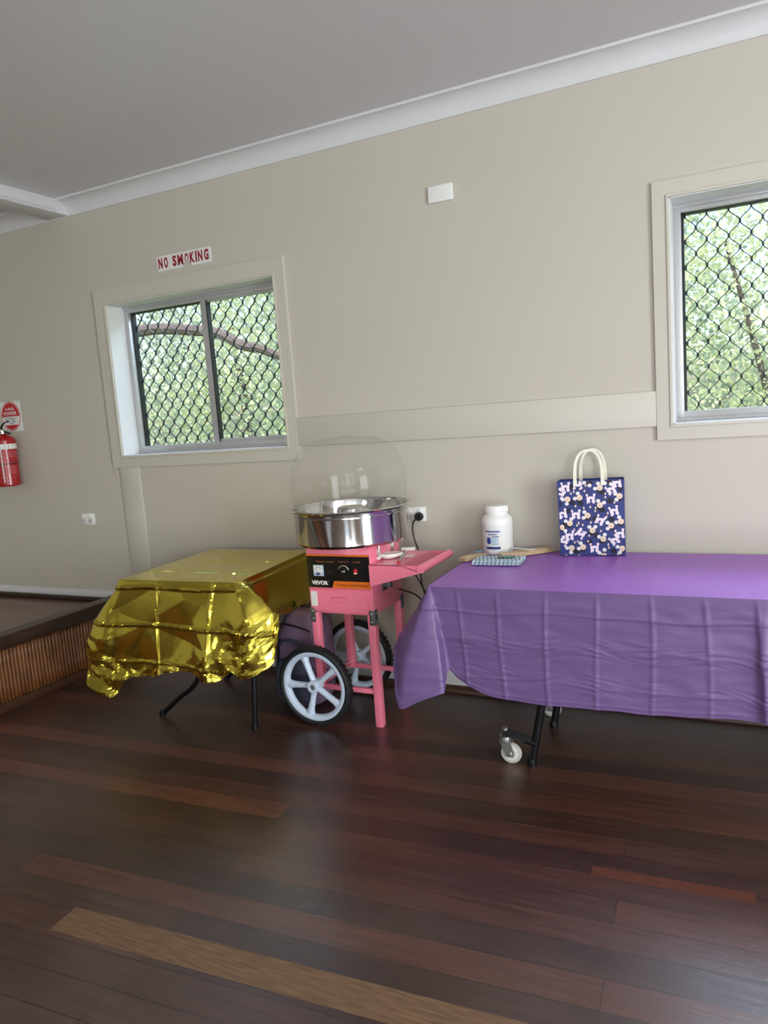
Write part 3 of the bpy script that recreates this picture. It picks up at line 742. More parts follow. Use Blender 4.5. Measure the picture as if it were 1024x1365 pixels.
# wheeled folding table under the purple cloth
tb = thing('wheeled_table', (-.55, -.4, 0), 'black framed folding table on castors under the purple tablecloth', 'table')
MB().box(-1.138, .695, -.758, -.04, TZ-.03, TZ-.004, .004).build('tabletop', M_tabletop, tb)
def legset(mx):
    X = lambda x: mx(x)
    for yy in (-.675, -.300):
        k = MB().tube([(X(-.781), yy, .012), (X(-.730), yy, .264), (X(-.640), yy, TZ-.03)], .0165, 14); k.lathe([(.019, 0), (.020, .012), (.018, .03)], (X(-.782), yy, 0), 14)
        k.build('leg', M_tblk, tb)
    for yy in (-.675, -.190):
        k = MB().tube([(X(-.893), yy, .127), (X(-.757), yy, .098)] if yy < -.5 else [(X(-.85), yy, .127), (X(-.72), yy-.05, .12), (X(-.757), -.300, .115)], .020, 4)
        arm = k.build('castor_arm', M_tblk, tb)
        cx, cy = (X(-.886), yy) if yy < -.5 else (X(-.835), yy)
        f_ = MB().lathe([(.006, .135), (.012, .137), (.012, .146), (.006, .150)], (cx, cy, 0), 14).lathe([(.024, .090), (.026, .098), (.024, .112), (.012, .116)], (cx, cy, 0), 20)
        for sy in (-.018, .018):
            f_.poly([(-.022, .098), (.006, .030), (.034, .030), (.040, .048), (.020, .100)], (cx, cy+sy+.002, 0), X3, Z3, -Y3, .003, 0)
        fork = f_.build('castor_fork', M_zinc, arm)
        fork.parent = tb; fork['label'] = 'zinc castor fork'
        wc = (cx+.022, cy, .042)
        wl = MB().lathe([(.030, -.011), (.040, -.010), (.042, -.005), (.042, .005), (.040, .010), (.030, .011)], wc, 36, 0, M=RY)
        wl.lathe([(.0, -.0125), (.029, -.0125), (.031, -.010), (.031, .010), (.029, .0125), (.0, .0125)], wc, 30, 1, M=RY)
        wl.lathe([(.0, -.025), (.008, -.025), (.008, .025), (.0, .025)], wc, 14, 2, M=RY)
        wl.build('castor_wheel', [M_castor, M_grey, M_zinc], tb)
    MB().tube([(X(-.695), -.675, .44), (X(-.695), -.300, .44)], .012, 10).build('rail', M_tblk, tb)
legset(lambda x: x); legset(lambda x: -.444-x)

# gold foil ------------------------------------------------------------------
GZ = .742
def cg(*pts): return [Vector(p) for p in pts]
gcols = [
 cg((-2.735, -.12, GZ), (-2.745, -.12, .70), (-2.77, -.12, .58), (-2.80, -.12, .46), (-2.82, -.12, .36)),
 cg((-2.722, -.50, GZ), (-2.74, -.50, .70), (-2.80, -.50, .58), (-2.86, -.50, .45), (-2.89, -.50, .33)),
 cg((-2.708, -.80, GZ), (-2.735, -.80, .70), (-2.83, -.82, .58), (-2.94, -.83, .43), (-2.985, -.85, .285)),
 cg((-2.703, -.855, GZ), (-2.73, -.865, .70), (-2.82, -.89, .58), (-2.91, -.91, .41), (-2.88, -.93, .235)),
 cg((-2.698, -.87, GZ), (-2.715, -.88, .70), (-2.775, -.915, .56), (-2.80, -.94, .38), (-2.745, -.955, .195)),
 cg((-2.68, -.873, GZ), (-2.685, -.882, .70), (-2.70, -.905, .56), (-2.705, -.925, .42), (-2.66, -.94, .275)),
 cg((-2.58, -.868, GZ), (-2.58, -.876, .70), (-2.58, -.895, .58), (-2.57, -.915, .44), (-2.56, -.93, .295)),
 cg((-2.46, -.862, GZ), (-2.46, -.870, .70), (-2.46, -.888, .58), (-2.46, -.91, .44), (-2.455, -.93, .310)),
 cg((-2.28, -.853, GZ), (-2.28, -.861, .70), (-2.28, -.880, .58), (-2.28, -.905, .45), (-2.28, -.93, .330)),
 cg((-2.17, -.848, GZ), (-2.17, -.856, .70), (-2.17, -.885, .58), (-2.165, -.93, .44), (-2.165, -.955, .300)),
 cg((-2.08, -.844, GZ), (-2.075, -.855, .70), (-2.06, -.89, .58), (-2.04, -.91, .46), (-2.03, -.925, .355)),
 cg((-2.04, -.842, GZ), (-2.03, -.86, .70), (-1.985, -.91, .59), (-1.945, -.95, .46), (-1.925, -.955, .345)),
 cg((-2.028, -.836, GZ), (-2.01, -.855, .71), (-1.945, -.90, .64), (-1.885, -.93, .50), (-1.860, -.925, .375)),
 cg((-2.024, -.825, GZ), (-2.0, -.835, .72), (-1.92, -.86, .68), (-1.845, -.875, .575), (-1.830, -.89, .410)),
 cg((-2.026, -.80, GZ), (-2.0, -.805, .72), (-1.93, -.83, .68), (-1.86, -.845, .63), (-1.805, -.855, .600)),
 cg((-2.034, -.74, GZ), (-2.030, -.742, .71), (-2.01, -.75, .65), (-1.98, -.76, .58), (-1.95, -.765, .52)),
 cg((-2.046, -.60, GZ), (-2.044, -.60, .70), (-2.038, -.60, .64), (-2.03, -.60, .57), (-2.02, -.60, .50)),
 cg((-2.072, -.35, GZ), (-2.070, -.35, .70), (-2.065, -.35, .63), (-2.06, -.35, .56), (-2.05, -.35, .49)),
 cg((-2.098, -.10, GZ), (-2.096, -.10, .70), (-2.092, -.10, .63), (-2.088, -.10, .55), (-2.08, -.10, .48)),
]
def crumple(x, y, z, f, seed=0):
    """sharp-edged random folds: distance between nearest voronoi cells"""
    dd, pp = noise.voronoi(Vector((x*f+seed, y*f, z*f)))
    return dd[0]
_R = {}
def _rv(i, j, sd):
    k = (i, j, sd)
    if k not in _R: _R[k] = random.Random(i*7919+j*104729+sd*1299709).uniform(-1, 1)
    return _R[k]
def facet(x, y, cell, sd):
    """piecewise linear random relief: flat facets meeting in sharp creases"""
    x, y = x/cell+.37*sd, y/cell+.53*sd; i, j = math.floor(x), math.floor(y); u_, v_ = x-i, y-j
    flip = _rv(i, j, sd+50) > 0
    if flip: u_ = 1-u_; A_, B_, C_, D_ = _rv(i+1, j, sd), _rv(i, j, sd), _rv(i+1, j+1, sd), _rv(i, j+1, sd)
    else: A_, B_, C_, D_ = _rv(i, j, sd), _rv(i+1, j, sd), _rv(i, j+1, sd), _rv(i+1, j+1, sd)
    if u_+v_ < 1: return A_+(B_-A_)*u_+(C_-A_)*v_
    return D_+(C_-D_)*(1-u_)+(B_-D_)*(1-v_)
def dispG(s_, tl, t, p, n_):
    front = 1 if p.y < -.8 else .35
    edge = min(1, t*12)
    hemk = max(0, (t-.80)/.20)**1.5*(.25+.75*min(1, abs(nz(p.x*3.1, 5, 1))*3))
    cl = max(0, 1-abs(p.x+2.82)/.15)*min(1, max(0, (t-.5)/.35)) if p.y < -.7 else 0
    cr = max(0, 1-abs(p.x+1.97)/.16)*min(1, max(0, (t-.35)/.4)) if p.y < -.7 else 0
    mid_ = max(0, 1-abs(p.x+2.14)/.12)*max(0, (t-.65)/.35) if p.y < -.7 else 0
    rough = min(1, .5*hemk+.85*cl+.6*cr+.6*mid_)
    d = rough*(.052*facet(s_, tl, .075, 1)+.026*facet(s_+.3*tl, tl-.2*s_, .034, 2))
    d += (.010+.006*t)*facet(s_+.35*tl, tl-.3*s_, .19, 3)*front
    if p.y < -.8: d += .012*t*abs(facet((p.x-.75*p.z), .3, .10, 5))*min(1, max(.2, (p.x+2.5)/.3))
    for xv in (-2.462, -2.152): d += .006*ridge(p.x-xv-.01*math.sin(p.z*9), .007)*front
    for zc, a in ((.708, .006), (.533, .007), (.36, .003)): d += a*ridge(p.z-zc-.004*math.sin(p.x*12), .007)*(1 if zc > .7 else front)
    return n_*d*edge+V(0, 0, -.022*facet(s_, .5, .06, 8)*t**4*min(1, .35+rough))
gm = drape(gcols, 300, 84, dispG)
rnd = random.Random(3); NX, NY = 60, 60; k0 = len(gm.v)
for i in range(NX+1):
    for j in range(NY+1):
        fy = j/NY; fx = i/NX
        xl = -2.700-.035*fy; xr = -2.026-.072*fy; yl = -.872+.752*fy; yr = -.838+.738*fy
        x = xl+(xr-xl)*fx; y = yl+(yr-yl)*fx
        e = min(1, min(i, NX-i)/4, min(j, NY-j)/4)
        d = .0035+sum(.0035*ridge(x-xv, .008) for xv in (-2.462, -2.152))+sum(.0035*ridge(y-yy, .008) for yy in (-.69, -.42, -.22))
        d += .003*nz(x*3, y*3, 8)+.0015*(crumple(x, y, .3, 6)-.4)
        gm.v.append(Vector((x, y, GZ+max(0, e*d)))); gm.uv.append((x, y))
for i in range(NX):
    for j in range(NY):
        a = k0+i*(NY+1)+j; gm.f.append((a, a+NY+1, a+NY+2, a+1)); gm.m.append(0)
# triangulate with alternating diagonals: foil breaks into little facets
tri = []
for q, f in enumerate(gm.f):
    a, b, c_, d_ = f
    tri += [(a, b, c_), (a, c_, d_)] if q % 2 else [(a, b, d_), (b, c_, d_)]
gm.f = tri; gm.m = [0]*len(tri)
M_gold = mat('gold_foil', rgb(222, 204, 84), .13, 1, var=.03, scale=3, bump=.10, bscale=28)
gm.build('gold_foil_tablecloth', M_gold, label='crinkled shiny gold foil sheet draped over the left table', cat='tablecloth', smooth=False)

gt = thing('folding_table', (-2.38, -.48, 0), 'small folding table with thin black bent legs under the gold foil', 'table')
MB().poly([(-2.685, -.855), (-2.048, -.822), (-2.112, -.115), (-2.722, -.135)], (0, 0, GZ-.034), X3, Y3, Z3, .030).build('tabletop', M_tabletop, gt)
for x0, x1 in ((-2.671, -2.40), (-2.075, -2.075)):
    for yy in (-.719, -.20):
        if x0 == x1: q_ = -.05 if yy > -.5 else 0; P = [(-2.098+q_, yy, .012), (-2.076+q_, yy, .26), (-2.066+q_*1.2, yy, GZ-.04)]
        else: P = spline([(-2.669, yy, .010), (-2.542, yy, .112), (-2.455, yy, .172), (-2.405, yy, .235), (-2.37, yy, .33), (-2.33, yy, GZ-.04)], 26)
        k = MB().tube(P, .0125, 12); k.lathe([(.015, 0), (.0155, .008), (.0145, .03)], (P[0][0], yy, 0), 14); k.build('leg', M_tblk, gt)
MB().tube([(-2.345, -.719, .60), (-2.345, -.20, .60)], .01, 10).build('brace', M_tblk, gt)
MB().tube([(-2.069, -.719, .60), (-2.128, -.20, .60)], .01, 10).build('brace', M_tblk, gt)

# backpack between the gold table and the cart ---------------------------------
bp = thing('backpack', (-2.0, -.33, 0), 'dark purple and grey backpack standing on the floor between gold table and pink cart', 'backpack')
M_bpk = mat('backpack_purple', rgb(122, 98, 124), .75, var=.25, scale=9, bump=.3, bscale=200)
M_bpg = mat('backpack_navy', rgb(64, 66, 84), .75, var=.2, scale=12, bump=.3, bscale=200)
bm = bmesh.new(); bmesh.ops.create_uvsphere(bm, u_segments=40, v_segments=28, radius=1)
def superq(x, e): return math.copysign(abs(x)**e, x)
cb = Vector((-2.025, -.345, .245))
for v in bm.verts:
    x, y_, z = v.co; zz = superq(z, .62); k = (1-.18*max(0, zz))
    sx = .160*k; sy = .105*k*(1+.15*max(0, -zz))
    lat = math.hypot(x, y_) or 1; l2 = lat**.55/lat
    ax, ay = superq(x*l2, .75), superq(y_*l2, .75)
    q = Vector((ax*sx, ay*sy, zz*.245)); q += q.normalized()*.012*nz(q.x*9, q.y*9, q.z*9); q.x += .02*zz
    v.co = cb+q
MB().bm(bm).build('bag_body', M_bpk, bp, angle=None)
pk = MB()
bm = bmesh.new(); bmesh.ops.create_uvsphere(bm, u_segments=28, v_segments=18, radius=1)
for v in bm.verts:
    x, y_, z = v.co; v.co = Vector((-2.03+superq(x, .6)*.112, -.45+y_*.045, .15+superq(z, .6)*.115))
pk.bm(bm); pk.build('front_pocket', M_bpg, bp, angle=None)
MB().tube(spline([(-2.13, -.43, .31), (-2.06, -.453, .36), (-1.97, -.455, .34), (-1.89, -.405, .24)], 20), .016, 8, flat=.3).build('compression_strap', M_bpg, bp)
MB().tube(spline([(-2.12, -.41, .42), (-2.06, -.443, .435), (-1.94, -.425, .40), (-1.88, -.365, .33)], 20), .005, 6).build('zip', M_black, bp)
MB().tube(spline([(-2.02, -.28, .478), (-2.0, -.28, .515), (-1.97, -.28, .515), (-1.95, -.28, .478)], 12), .008, 8).build('carry_loop', M_bpg, bp)
MB().tube(spline([(-2.11, -.44, .36), (-2.11, -.462, .28), (-2.105, -.475, .22), (-2.10, -.48, .15)], 14), .010, 8, flat=.3).build('strap_end', M_black, bp)

# ------------------------------------------------------------------ things on the purple table
ZT = TZ+.0045
# gift bag
gb = thing('gift_bag', (-.61, -.10, ZT), 'navy paper gift bag printed with white poodles, cream handles, on the purple table', 'gift bag')
A = Vector((-.752, -.155, ZT)); B = Vector((-.480, -.122, ZT)); u = (B-A).normalized(); nrm = Vector((u.y, -u.x, 0)); wv = -nrm
W_, H_, D_ = .275, .333, .095
b = MB()
def bp3(x, d, z): return A+u*x+wv*d+Vector((0, 0, z))
k = .006   # sheet thickness drawn as double wall
vs = []
for (x, d) in ((0, 0), (W_, 0), (W_, D_), (0, D_)): vs += [bp3(x, d, 0)]
pinch = .004
for (x, d) in ((-pinch, .0), (W_+pinch, .0), (W_+.0, D_), (0, D_)): vs += [bp3(x, d, H_)]
for (x, d) in ((-pinch+.002, .002), (W_+pinch-.002, .002), (W_-.002, D_-.002), (.002, D_-.002)): vs += [bp3(x, d, H_)]
for (x, d) in ((.002, .002), (W_-.002, .002), (W_-.002, D_-.002), (.002, D_-.002)): vs += [bp3(x, d, .004)]
fs = [(3, 2, 1, 0)]
for i in range(4):
    j = (i+1) % 4; fs += [(i, j, 4+j, 4+i), (4+i, 4+j, 8+j, 8+i), (8+i, 8+j, 12+j, 12+i)]
fs.append((12, 13, 14, 15)); b.add(vs, fs, 0)
# crease of the gusset on the right side
b.poly([(D_/2-.001, .06), (D_/2+.001, .06), (D_/2+.001, H_-.005), (D_/2-.001, H_-.005)], A+u*(W_+.0035), wv, Z3, u, .0006, 1)
oF = A-wv*.0002
def PT(px, py): return ((px-140)/745*W_, (1290-py)/855*H_)
def inb(x, y): return .004 < x < W_-.004 and .004 < y < H_-.003
DK = 0
def DI(x, y, rx, ry, mi, h, rot=0):
    rx2 = min(rx, x-.0015, W_-.0015-x); ry2 = min(ry, y-.0015, H_-.0015-y)
    global DK; DK += 1; h += .000006*(DK % 60)
    if rx2 > .0012 and ry2 > .0012: b.disc(x, y, rx2, ry2, oF, u, Z3, nrm, h, mi, 14, rot)
def poodle(px, py, deg, fl=1, s_=1.0):
    x, y = PT(px, py); a = math.radians(deg); c_, d_ = math.cos(a), math.sin(a)
    def q(dx, dy): dx *= fl*s_; dy *= s_; return (x+dx*c_-dy*d_, y+dx*d_+dy*c_)
    for (dx, dy, r1, r2) in ((-.010, -.001, .008, .009), (0, .004, .013, .0055), (.011, .000, .007, .0085), (-.012, -.012, .0045, .006), (-.006, -.0125, .004, .0055), (.008, -.012, .0042, .006), (.014, -.012, .0042, .006), (-.013, -.018, .0045, .0035), (.013, -.018, .005, .0035), (.0145, .010, .004, .006), (.0155, .017, .006, .005), (-.0145, .009, .002, .005), (-.0155, .0155, .0048, .0055)):
        cx, cy = q(dx, dy)
        if inb(cx, cy): DI(cx, cy, r1*s_, r2*s_, 2, .0010, 0)
def face(px, py, deg):
    x, y = PT(px, py); a = math.radians(deg)
    if inb(x+.01*math.cos(a+2), y+.01*math.sin(a+2)): DI(x-.004*math.cos(a), y-.010, .014, .012, 1, .0005)
    for da in (-.7, .7):
        ex, ey = x+.020*math.cos(a+da+PI/2), y+.020*math.sin(a+da+PI/2)
        if inb(ex, ey): DI(ex, ey, .0085, .0080, 4, .0010)
    DI(x, y, .0125, .0125, 3, .0014)
    for dx in (-.004, .004): DI(x+dx, y+.002, .0012, .0014, 1, .0018)
    DI(x, y-.003, .0035, .0014, 5, .0018)
for (px, py) in ((240, 770), (730, 670), (390, 690), (300, 680), (640, 570), (560, 870), (300, 500), (480, 1130), (750, 1240), (330, 1240), (560, 1060), (850, 540), (160, 690), (740, 880), (640, 770), (200, 930)):
    x, y = PT(px, py); DI(x, y, .013, .012, 1, .0004)
for a_ in ((225, 500, 0), (165, 570, 140), (512, 640, 0), (335, 815, 0), (180, 805, 12), (610, 885, -28), (770, 785, 12), (742, 545, 25), (250, 1055, 0), (385, 1035, 140), (185, 1120, 145), (535, 1200, 0), (765, 1115, 30), (812, 475, 8), (828, 1045, 8), (370, 475, 180)): poodle(*a_)
for a_ in ((245, 640, 130), (385, 625, 60), (620, 520, 60), (615, 715, -20), (470, 830, 80), (262, 915, 20), (735, 950, 90), (520, 1000, 0), (640, 1100, 20), (405, 1190, 70), (272, 1200, 130), (838, 620, 100), (845, 905, 60), (170, 960, 180), (495, 440, 150), (720, 440, 170), (850, 1210, 110), (640, 1275, 30)): face(*a_)
r_ = random.Random(5)
for (px, py) in ((322, 555), (288, 575), (460, 490), (445, 552), (680, 590), (680, 628), (430, 745), (505, 735), (565, 745), (560, 780), (685, 850), (700, 810), (335, 720), (345, 940), (365, 915), (410, 935), (505, 910), (615, 1010), (310, 1135), (345, 1125), (465, 1125), (480, 1060), (695, 1165), (700, 1200), (310, 990), (205, 1280), (800, 1275), (355, 1280), (395, 525), (430, 465), (780, 690)):
    x, y = PT(px, py); DI(x, y, .0035, .0055, 3, .0009, 0)
b.build('bag', [M_navy, M_navyd, M_poodle, M_cream, M_paper, M_dred], gb, smooth=False)
def strap(d, x0, x1, zh, lean):
    cpts = [bp3(x0, d, H_-.022), bp3(x0, d, H_)]
    for k in range(1, 16):
        a_ = PI-PI*k/16; q_ = math.sin(a_); cpts.append(bp3((x0+x1)/2+(x1-x0)/2*math.copysign(abs(math.cos(a_))**.8, math.cos(a_))*(1+.06*math.sin(2*a_)**2), d+lean*q_, H_+zh*q_**.9))
    cpts += [bp3(x1, d, H_), bp3(x1, d, H_-.022)]
    pts = spline(cpts, 36)
    h = MB(); vs = []; fs = []
    for i, p in enumerate(pts):
        t_ = (pts[min(36, i+1)]-pts[max(0, i-1)]).normalized(); side = t_.cross(wv).normalized(); wd = .0084-.0035*math.sin(PI*i/36)
        for sd, dd in ((-1, -.001), (1, -.001), (1, .001), (-1, .001)): vs.append(p+side*wd*sd+wv*dd)
    for i in range(36):
        for j in range(4): fs.append((i*4+j, i*4+4+j, i*4+4+(j+1) % 4, i*4+(j+1) % 4))
    fs += [(0, 1, 2, 3), (147, 146, 145, 144)]
    h.add(vs, fs).build('handle', M_rope, gb)
strap(-.0025, .074, .190, .132, .004); strap(D_-.004, .092, .198, .128, .004)

# jar of sugar
jc = (-1.052, -.115, 0)
jr = thing('sugar_jar', (jc[0], jc[1], ZT), 'white plastic jar with blue label standing at the back of the purple table', 'jar')
z = ZT
MB().lathe([(.060, z), (.068, z+.004), (.070, z+.012), (.0705, z+.135), (.0725, z+.140), (.0728, z+.150), (.0715, z+.160), (.067, z+.171), (.060, z+.179), (.0525, z+.185), (.050, z+.190), (.050, z+.195), (.0, z+.195)], jc, 56).build('jar_body', M_white, jr)
cp = MB().lathe([(.0515, z+.194), (.0525, z+.196), (.0525, z+.220), (.050, z+.226), (.044, z+.228), (.0, z+.227)], jc, 56)
for q in range(48):
    a = 2*PI*q/48; cp.box(-.0008, .0012, -.0008, .0008, z+.199, z+.219, 0, M=Matrix.Translation((jc[0]+.0525*math.cos(a), jc[1]+.0525*math.sin(a), 0)) @ Matrix.Rotation(a, 4, 'Z'))
cp.build('lid', M_white, jr)
jl = MB()
def jw(a0, a1, z0, z1, mi, rr=.0709):
    kk = 10; vs = []
    for q in range(kk+1):
        a = math.radians(a0+(a1-a0)*q/kk); vs += [(jc[0]+rr*math.cos(a), jc[1]+rr*math.sin(a), z+z0), (jc[0]+rr*math.cos(a), jc[1]+rr*math.sin(a), z+z1)]
    jl.add(vs, [(2*q, 2*q+2, 2*q+3, 2*q+1) for q in range(kk)], mi)
# camera sees the jar from the right of its front: label sits a little left
c0 = 266
for q in range(12):
    if q % 4 != 3 or True: jw(c0-28+q*4.9, c0-28+q*4.9+4.1, .108+.0006*(q % 3), .117-.0006*(q % 2), 0)
for q in range(7): jw(c0-16+q*5, c0-16+q*5+3.8, .096, .1025, 0)
jw(c0-28, c0+30, .030, .042, 1, .0710); jw(c0-4, c0+24, .048, .088, 2, .0709)
for q in range(4): jw(c0-2, c0+22-4*(q % 2), .052+.009*q, .0555+.009*q, 3, .0711)
jw(c0-2, c0+26, .087, .091, 1, .0711)
for q in range(9):
    aa = q/8*2-1; hh = .017*math.sqrt(max(0, 1-aa*aa))
    if q < 8: jw(c0-16+aa*10, c0-16+aa*10+2.6, .070-hh, .070+hh, 0, .0710)
jl.build('label', [M_blue, M_navy, mat('pale_label', rgb(206, 216, 224), .5), M_lblue], jr, smooth=True)

# striped paper straws in a clear packet
stw = thing('straw_packet', (-.99, -.29, ZT), 'clear packet of aqua and white striped paper straws, nearest the table edge', 'straw packet')
def straw_mat():
    m = bpy.data.materials.new('striped_straw'); m.use_nodes = True; nt = m.node_tree; n = nt.nodes; L = nt.links; b_ = n['Principled BSDF']
    uvn = n.new('ShaderNodeUVMap'); sx = n.new('ShaderNodeSeparateXYZ'); L.new(uvn.outputs['UV'], sx.inputs['Vector'])
    ad = n.new('ShaderNodeMath'); ad.operation = 'ADD'; L.new(sx.outputs['X'], ad.inputs[0]); L.new(sx.outputs['Y'], ad.inputs[1])
    fr_ = n.new('ShaderNodeMath'); fr_.operation = 'FRACT'; L.new(ad.outputs[0], fr_.inputs[0])
    cr = n.new('ShaderNodeValToRGB'); cr.color_ramp.interpolation = 'CONSTANT'
    cr.color_ramp.elements[0].color = (*rgb(238, 240, 240), 1); cr.color_ramp.elements[1].color = (*rgb(96, 164, 186), 1); cr.color_ramp.elements[1].position = .55
    L.new(fr_.outputs[0], cr.inputs['Fac']); L.new(cr.outputs['Color'], b_.inputs['Base Color']); b_.inputs['Roughness'].default_value = .5
    return m
M_straw = straw_mat()
def straw(p0, p1, r, sgn):
    mb = MB(); n = 10; p0, p1 = Vector(p0), Vector(p1); d = (p1-p0).normalized(); e1 = d.cross(Z3).normalized(); e2 = e1.cross(d)
    uv = []; K = 2; L_ = (p1-p0).length
    for i in range(K):
        for k in range(n+1):
            a = 2*PI*k/n; mb.v.append(p0.lerp(p1, i)+e1*r*math.cos(a)+e2*r*math.sin(a)); uv.append((L_*i/.018, sgn*k/n))
    for k in range(n): mb.f.append((k, k+1, n+1+k+1, n+1+k)); mb.m.append(0)
    mb.uv = uv; mb.build('straw', M_straw, stw, angle=None)
cs = Vector((-.985, -.325, 0)); ang = math.radians(3); su = Vector((math.cos(ang), math.sin(ang), 0)); sv = Vector((-math.sin(ang), math.cos(ang), 0))
for lay in range(2):
    for q in range(13-lay):
        off = (q-6+lay*.5)*.0100; o_ = .004*((q*7) % 3-1)
        c_ = cs+sv*off+Z3*(ZT+.0055+.0090*lay); straw(c_-su*(.102-o_), c_+su*(.102+o_), .0048, 1 if q % 2 else -1)
f = MB()
def pillow(mb, cen, uu, vv, a, b_, h, n=16, zb=.0008):
    k = len(mb.v)
    for i in range(n+1):
        for j in range(n+1):
            x, y_ = -1+2*i/n, -1+2*j/n
            e = max(0, (1-x**6)*(1-y_**6))**.5
            mb.v.append(cen+uu*(x*a)+vv*(y_*b_)+Z3*(zb+h*e+.0015*nz(x*4, y_*4, a*50)*e))
    for i in range(n):
        for j in range(n):
            p = k+i*(n+1)+j; mb.f.append((p, p+n+1, p+n+2, p+1)); mb.m.append(0)
pillow(f, cs+Z3*ZT, su, sv, .113, .070, .0235)
f.build('clear_wrap', M_bagfilm, stw, angle=None)
tg = MB(); tM = Matrix.Translation((-.955, -.325, ZT+.0265)) @ Matrix.Rotation(ang+.15, 4, 'Z')
tg.box(-.036, -.006, -.016, .016, -.0008, .0008, 0, 0, M=tM).box(-.006, .040, -.016, .016, -.0008, .0008, 0, 1, M=tM)
tg.build('product_label', [M_black, M_green], stw, smooth=False)

def stick_pack(name, label, cat, cen, ang, ln, nst, r, wr, seed, fan=0):
    t = thing(name, (cen[0], cen[1], ZT), label, cat)
    c_ = Vector((cen[0], cen[1], 0)); uu = Vector((math.cos(ang), math.sin(ang), 0)); vv = Vector((-math.sin(ang), math.cos(ang), 0)); rr = random.Random(seed)
    per = 8
    for q in range(nst):
        lay, col = q//per, q % per
        off = (col-per/2+.5)*r*2.1+.3*r*(lay % 2); dz = ZT+r*1.1+lay*r*1.9
        a_ = c_-uu*(ln/2)+vv*off*.85+Z3*dz+uu*rr.uniform(-.005, .005); b_ = c_+uu*(ln/2)+vv*off*(1+fan)+Z3*(dz)+uu*rr.uniform(-.005, .005)
        MB().tube([a_, b_], r, 8).build('stick', M_wood, t)
    return t, c_, uu, vv
t, c_, uu, vv = stick_pack('skewer_packet', 'clear bag of long pale wooden sticks lying behind the striped straws', 'stick packet', (-.918, -.142), math.radians(43), .255, 24, .0032, 0, 2, .15)
f = MB(); pillow(f, c_+Z3*ZT-uu*.0, uu, vv, .136, .036, .030, 16)
f.build('clear_wrap', M_bagfilm, t, angle=None)
tg = MB(); tM = Matrix.Translation((-.915, -.175, ZT+.033)) @ Matrix.Rotation(math.radians(-16), 4, 'Z')
tg.box(-.055, .055, -.010, .010, -.0012, .0012, .001, 0, M=tM); tg.build('paper_flap', M_paper, t)
t, c_, uu, vv = stick_pack('small_skewer_packet', 'short bundle of pale wooden sticks in film at the left corner of the purple table', 'stick packet', (-1.128, -.262), math.radians(62), .125, 24, .0030, 0, 4, .1)
f = MB(); pillow(f, c_+Z3*ZT, uu, vv, .068, .033, .026, 14); f.build('clear_wrap', M_bagfilm, t, angle=None)
tg = MB(); tM = Matrix.Translation((-1.112, -.228, ZT+.0285)) @ Matrix.Rotation(math.radians(62), 4, 'Z'); tg.box(-.022, .022, -.010, .010, -.0008, .0008, 0, 0, M=tM); tg.build('product_label', M_lblue, t)

# ------------------------------------------------------------------ outside
st('ground', MB().box(-30, 25, .25, 40, -.5, -.4, 0), mat('lawn', rgb(120, 140, 70), .9, var=.4, scale=2))
def leafmat(name, c1, c2, tr=.5):
    m = bpy.data.materials.new(name); m.use_nodes = True; nt = m.node_tree; n = nt.nodes; L = nt.links; n.clear()
    out = n.new('ShaderNodeOutputMaterial'); mx = n.new('ShaderNodeMixShader'); mx.inputs['Fac'].default_value = tr
    d = n.new('ShaderNodeBsdfDiffuse'); t = n.new('ShaderNodeBsdfTranslucent'); tc = n.new('ShaderNodeTexCoord'); ns = n.new('ShaderNodeTexNoise')
    ns.inputs['Scale'].default_value = 2.2; ns.inputs['Detail'].default_value = 8; cr = n.new('ShaderNodeValToRGB')
    cr.color_ramp.elements[0].position = .35; cr.color_ramp.elements[1].position = .65
    cr.color_ramp.elements[0].color = (*rgb(*c1), 1); cr.color_ramp.elements[1].color = (*rgb(*c2), 1)
    L.new(tc.outputs['Object'], ns.inputs['Vector']); L.new(ns.outputs['Fac'], cr.inputs['Fac'])
    L.new(cr.outputs['Color'], d.inputs['Color']); L.new(cr.outputs['Color'], t.inputs['Color'])
    L.new(d.outputs[0], mx.inputs[1]); L.new(t.outputs[0], mx.inputs[2]); L.new(mx.outputs[0], out.inputs['Surface']); return m
LM = [leafmat('leaf_grey_green', (146, 164, 150), (212, 222, 200)), leafmat('leaf_yellow_green', (184, 196, 152), (230, 232, 202))]
M_bark = mat('bark', rgb(104, 94, 94), .9, var=.25, scale=14, bump=.5)
def tree(label, x, y, clumps, nleaf, lm, trunk, seed, size=.058):
    rr = random.Random(seed); t = thing('leafy_tree', (x, y, -.4), label, 'tree')
    f = MB(); tot = sum(c_[3]**2 for c_ in clumps)
    for (cx, cy, cz, r) in clumps:
        for q in range(int(nleaf*r*r/tot)):
            d = Vector((rr.gauss(0, 1), rr.gauss(0, 1), rr.gauss(0, 1))).normalized()*r*rr.random()**.45
            p = Vector((cx, cy, cz))+d
            if p.z < -.35: continue
            a = Vector((rr.gauss(0, 1), rr.gauss(0, 1), rr.gauss(0, 1)-.3)).normalized(); b_ = a.cross(Vector((rr.gauss(0, 1), rr.gauss(0, 1), rr.gauss(0, 1)))).normalized()
            l = size*rr.uniform(.6, 1.4); w_ = l*.32
            f.add([p-a*l*.5, p+b_*w_, p+a*l*.5, p-b_*w_], [(0, 1, 2, 3)])
    f.build('foliage', lm, t, smooth=False)
    tk = MB()
    for (pts, r0, r1) in trunk:
        sp_ = spline(pts, 16); tk.tube(sp_, [r0+(r1-r0)*q/16 for q in range(17)], 8)
    tk.build('trunk', M_bark, t)
    return t
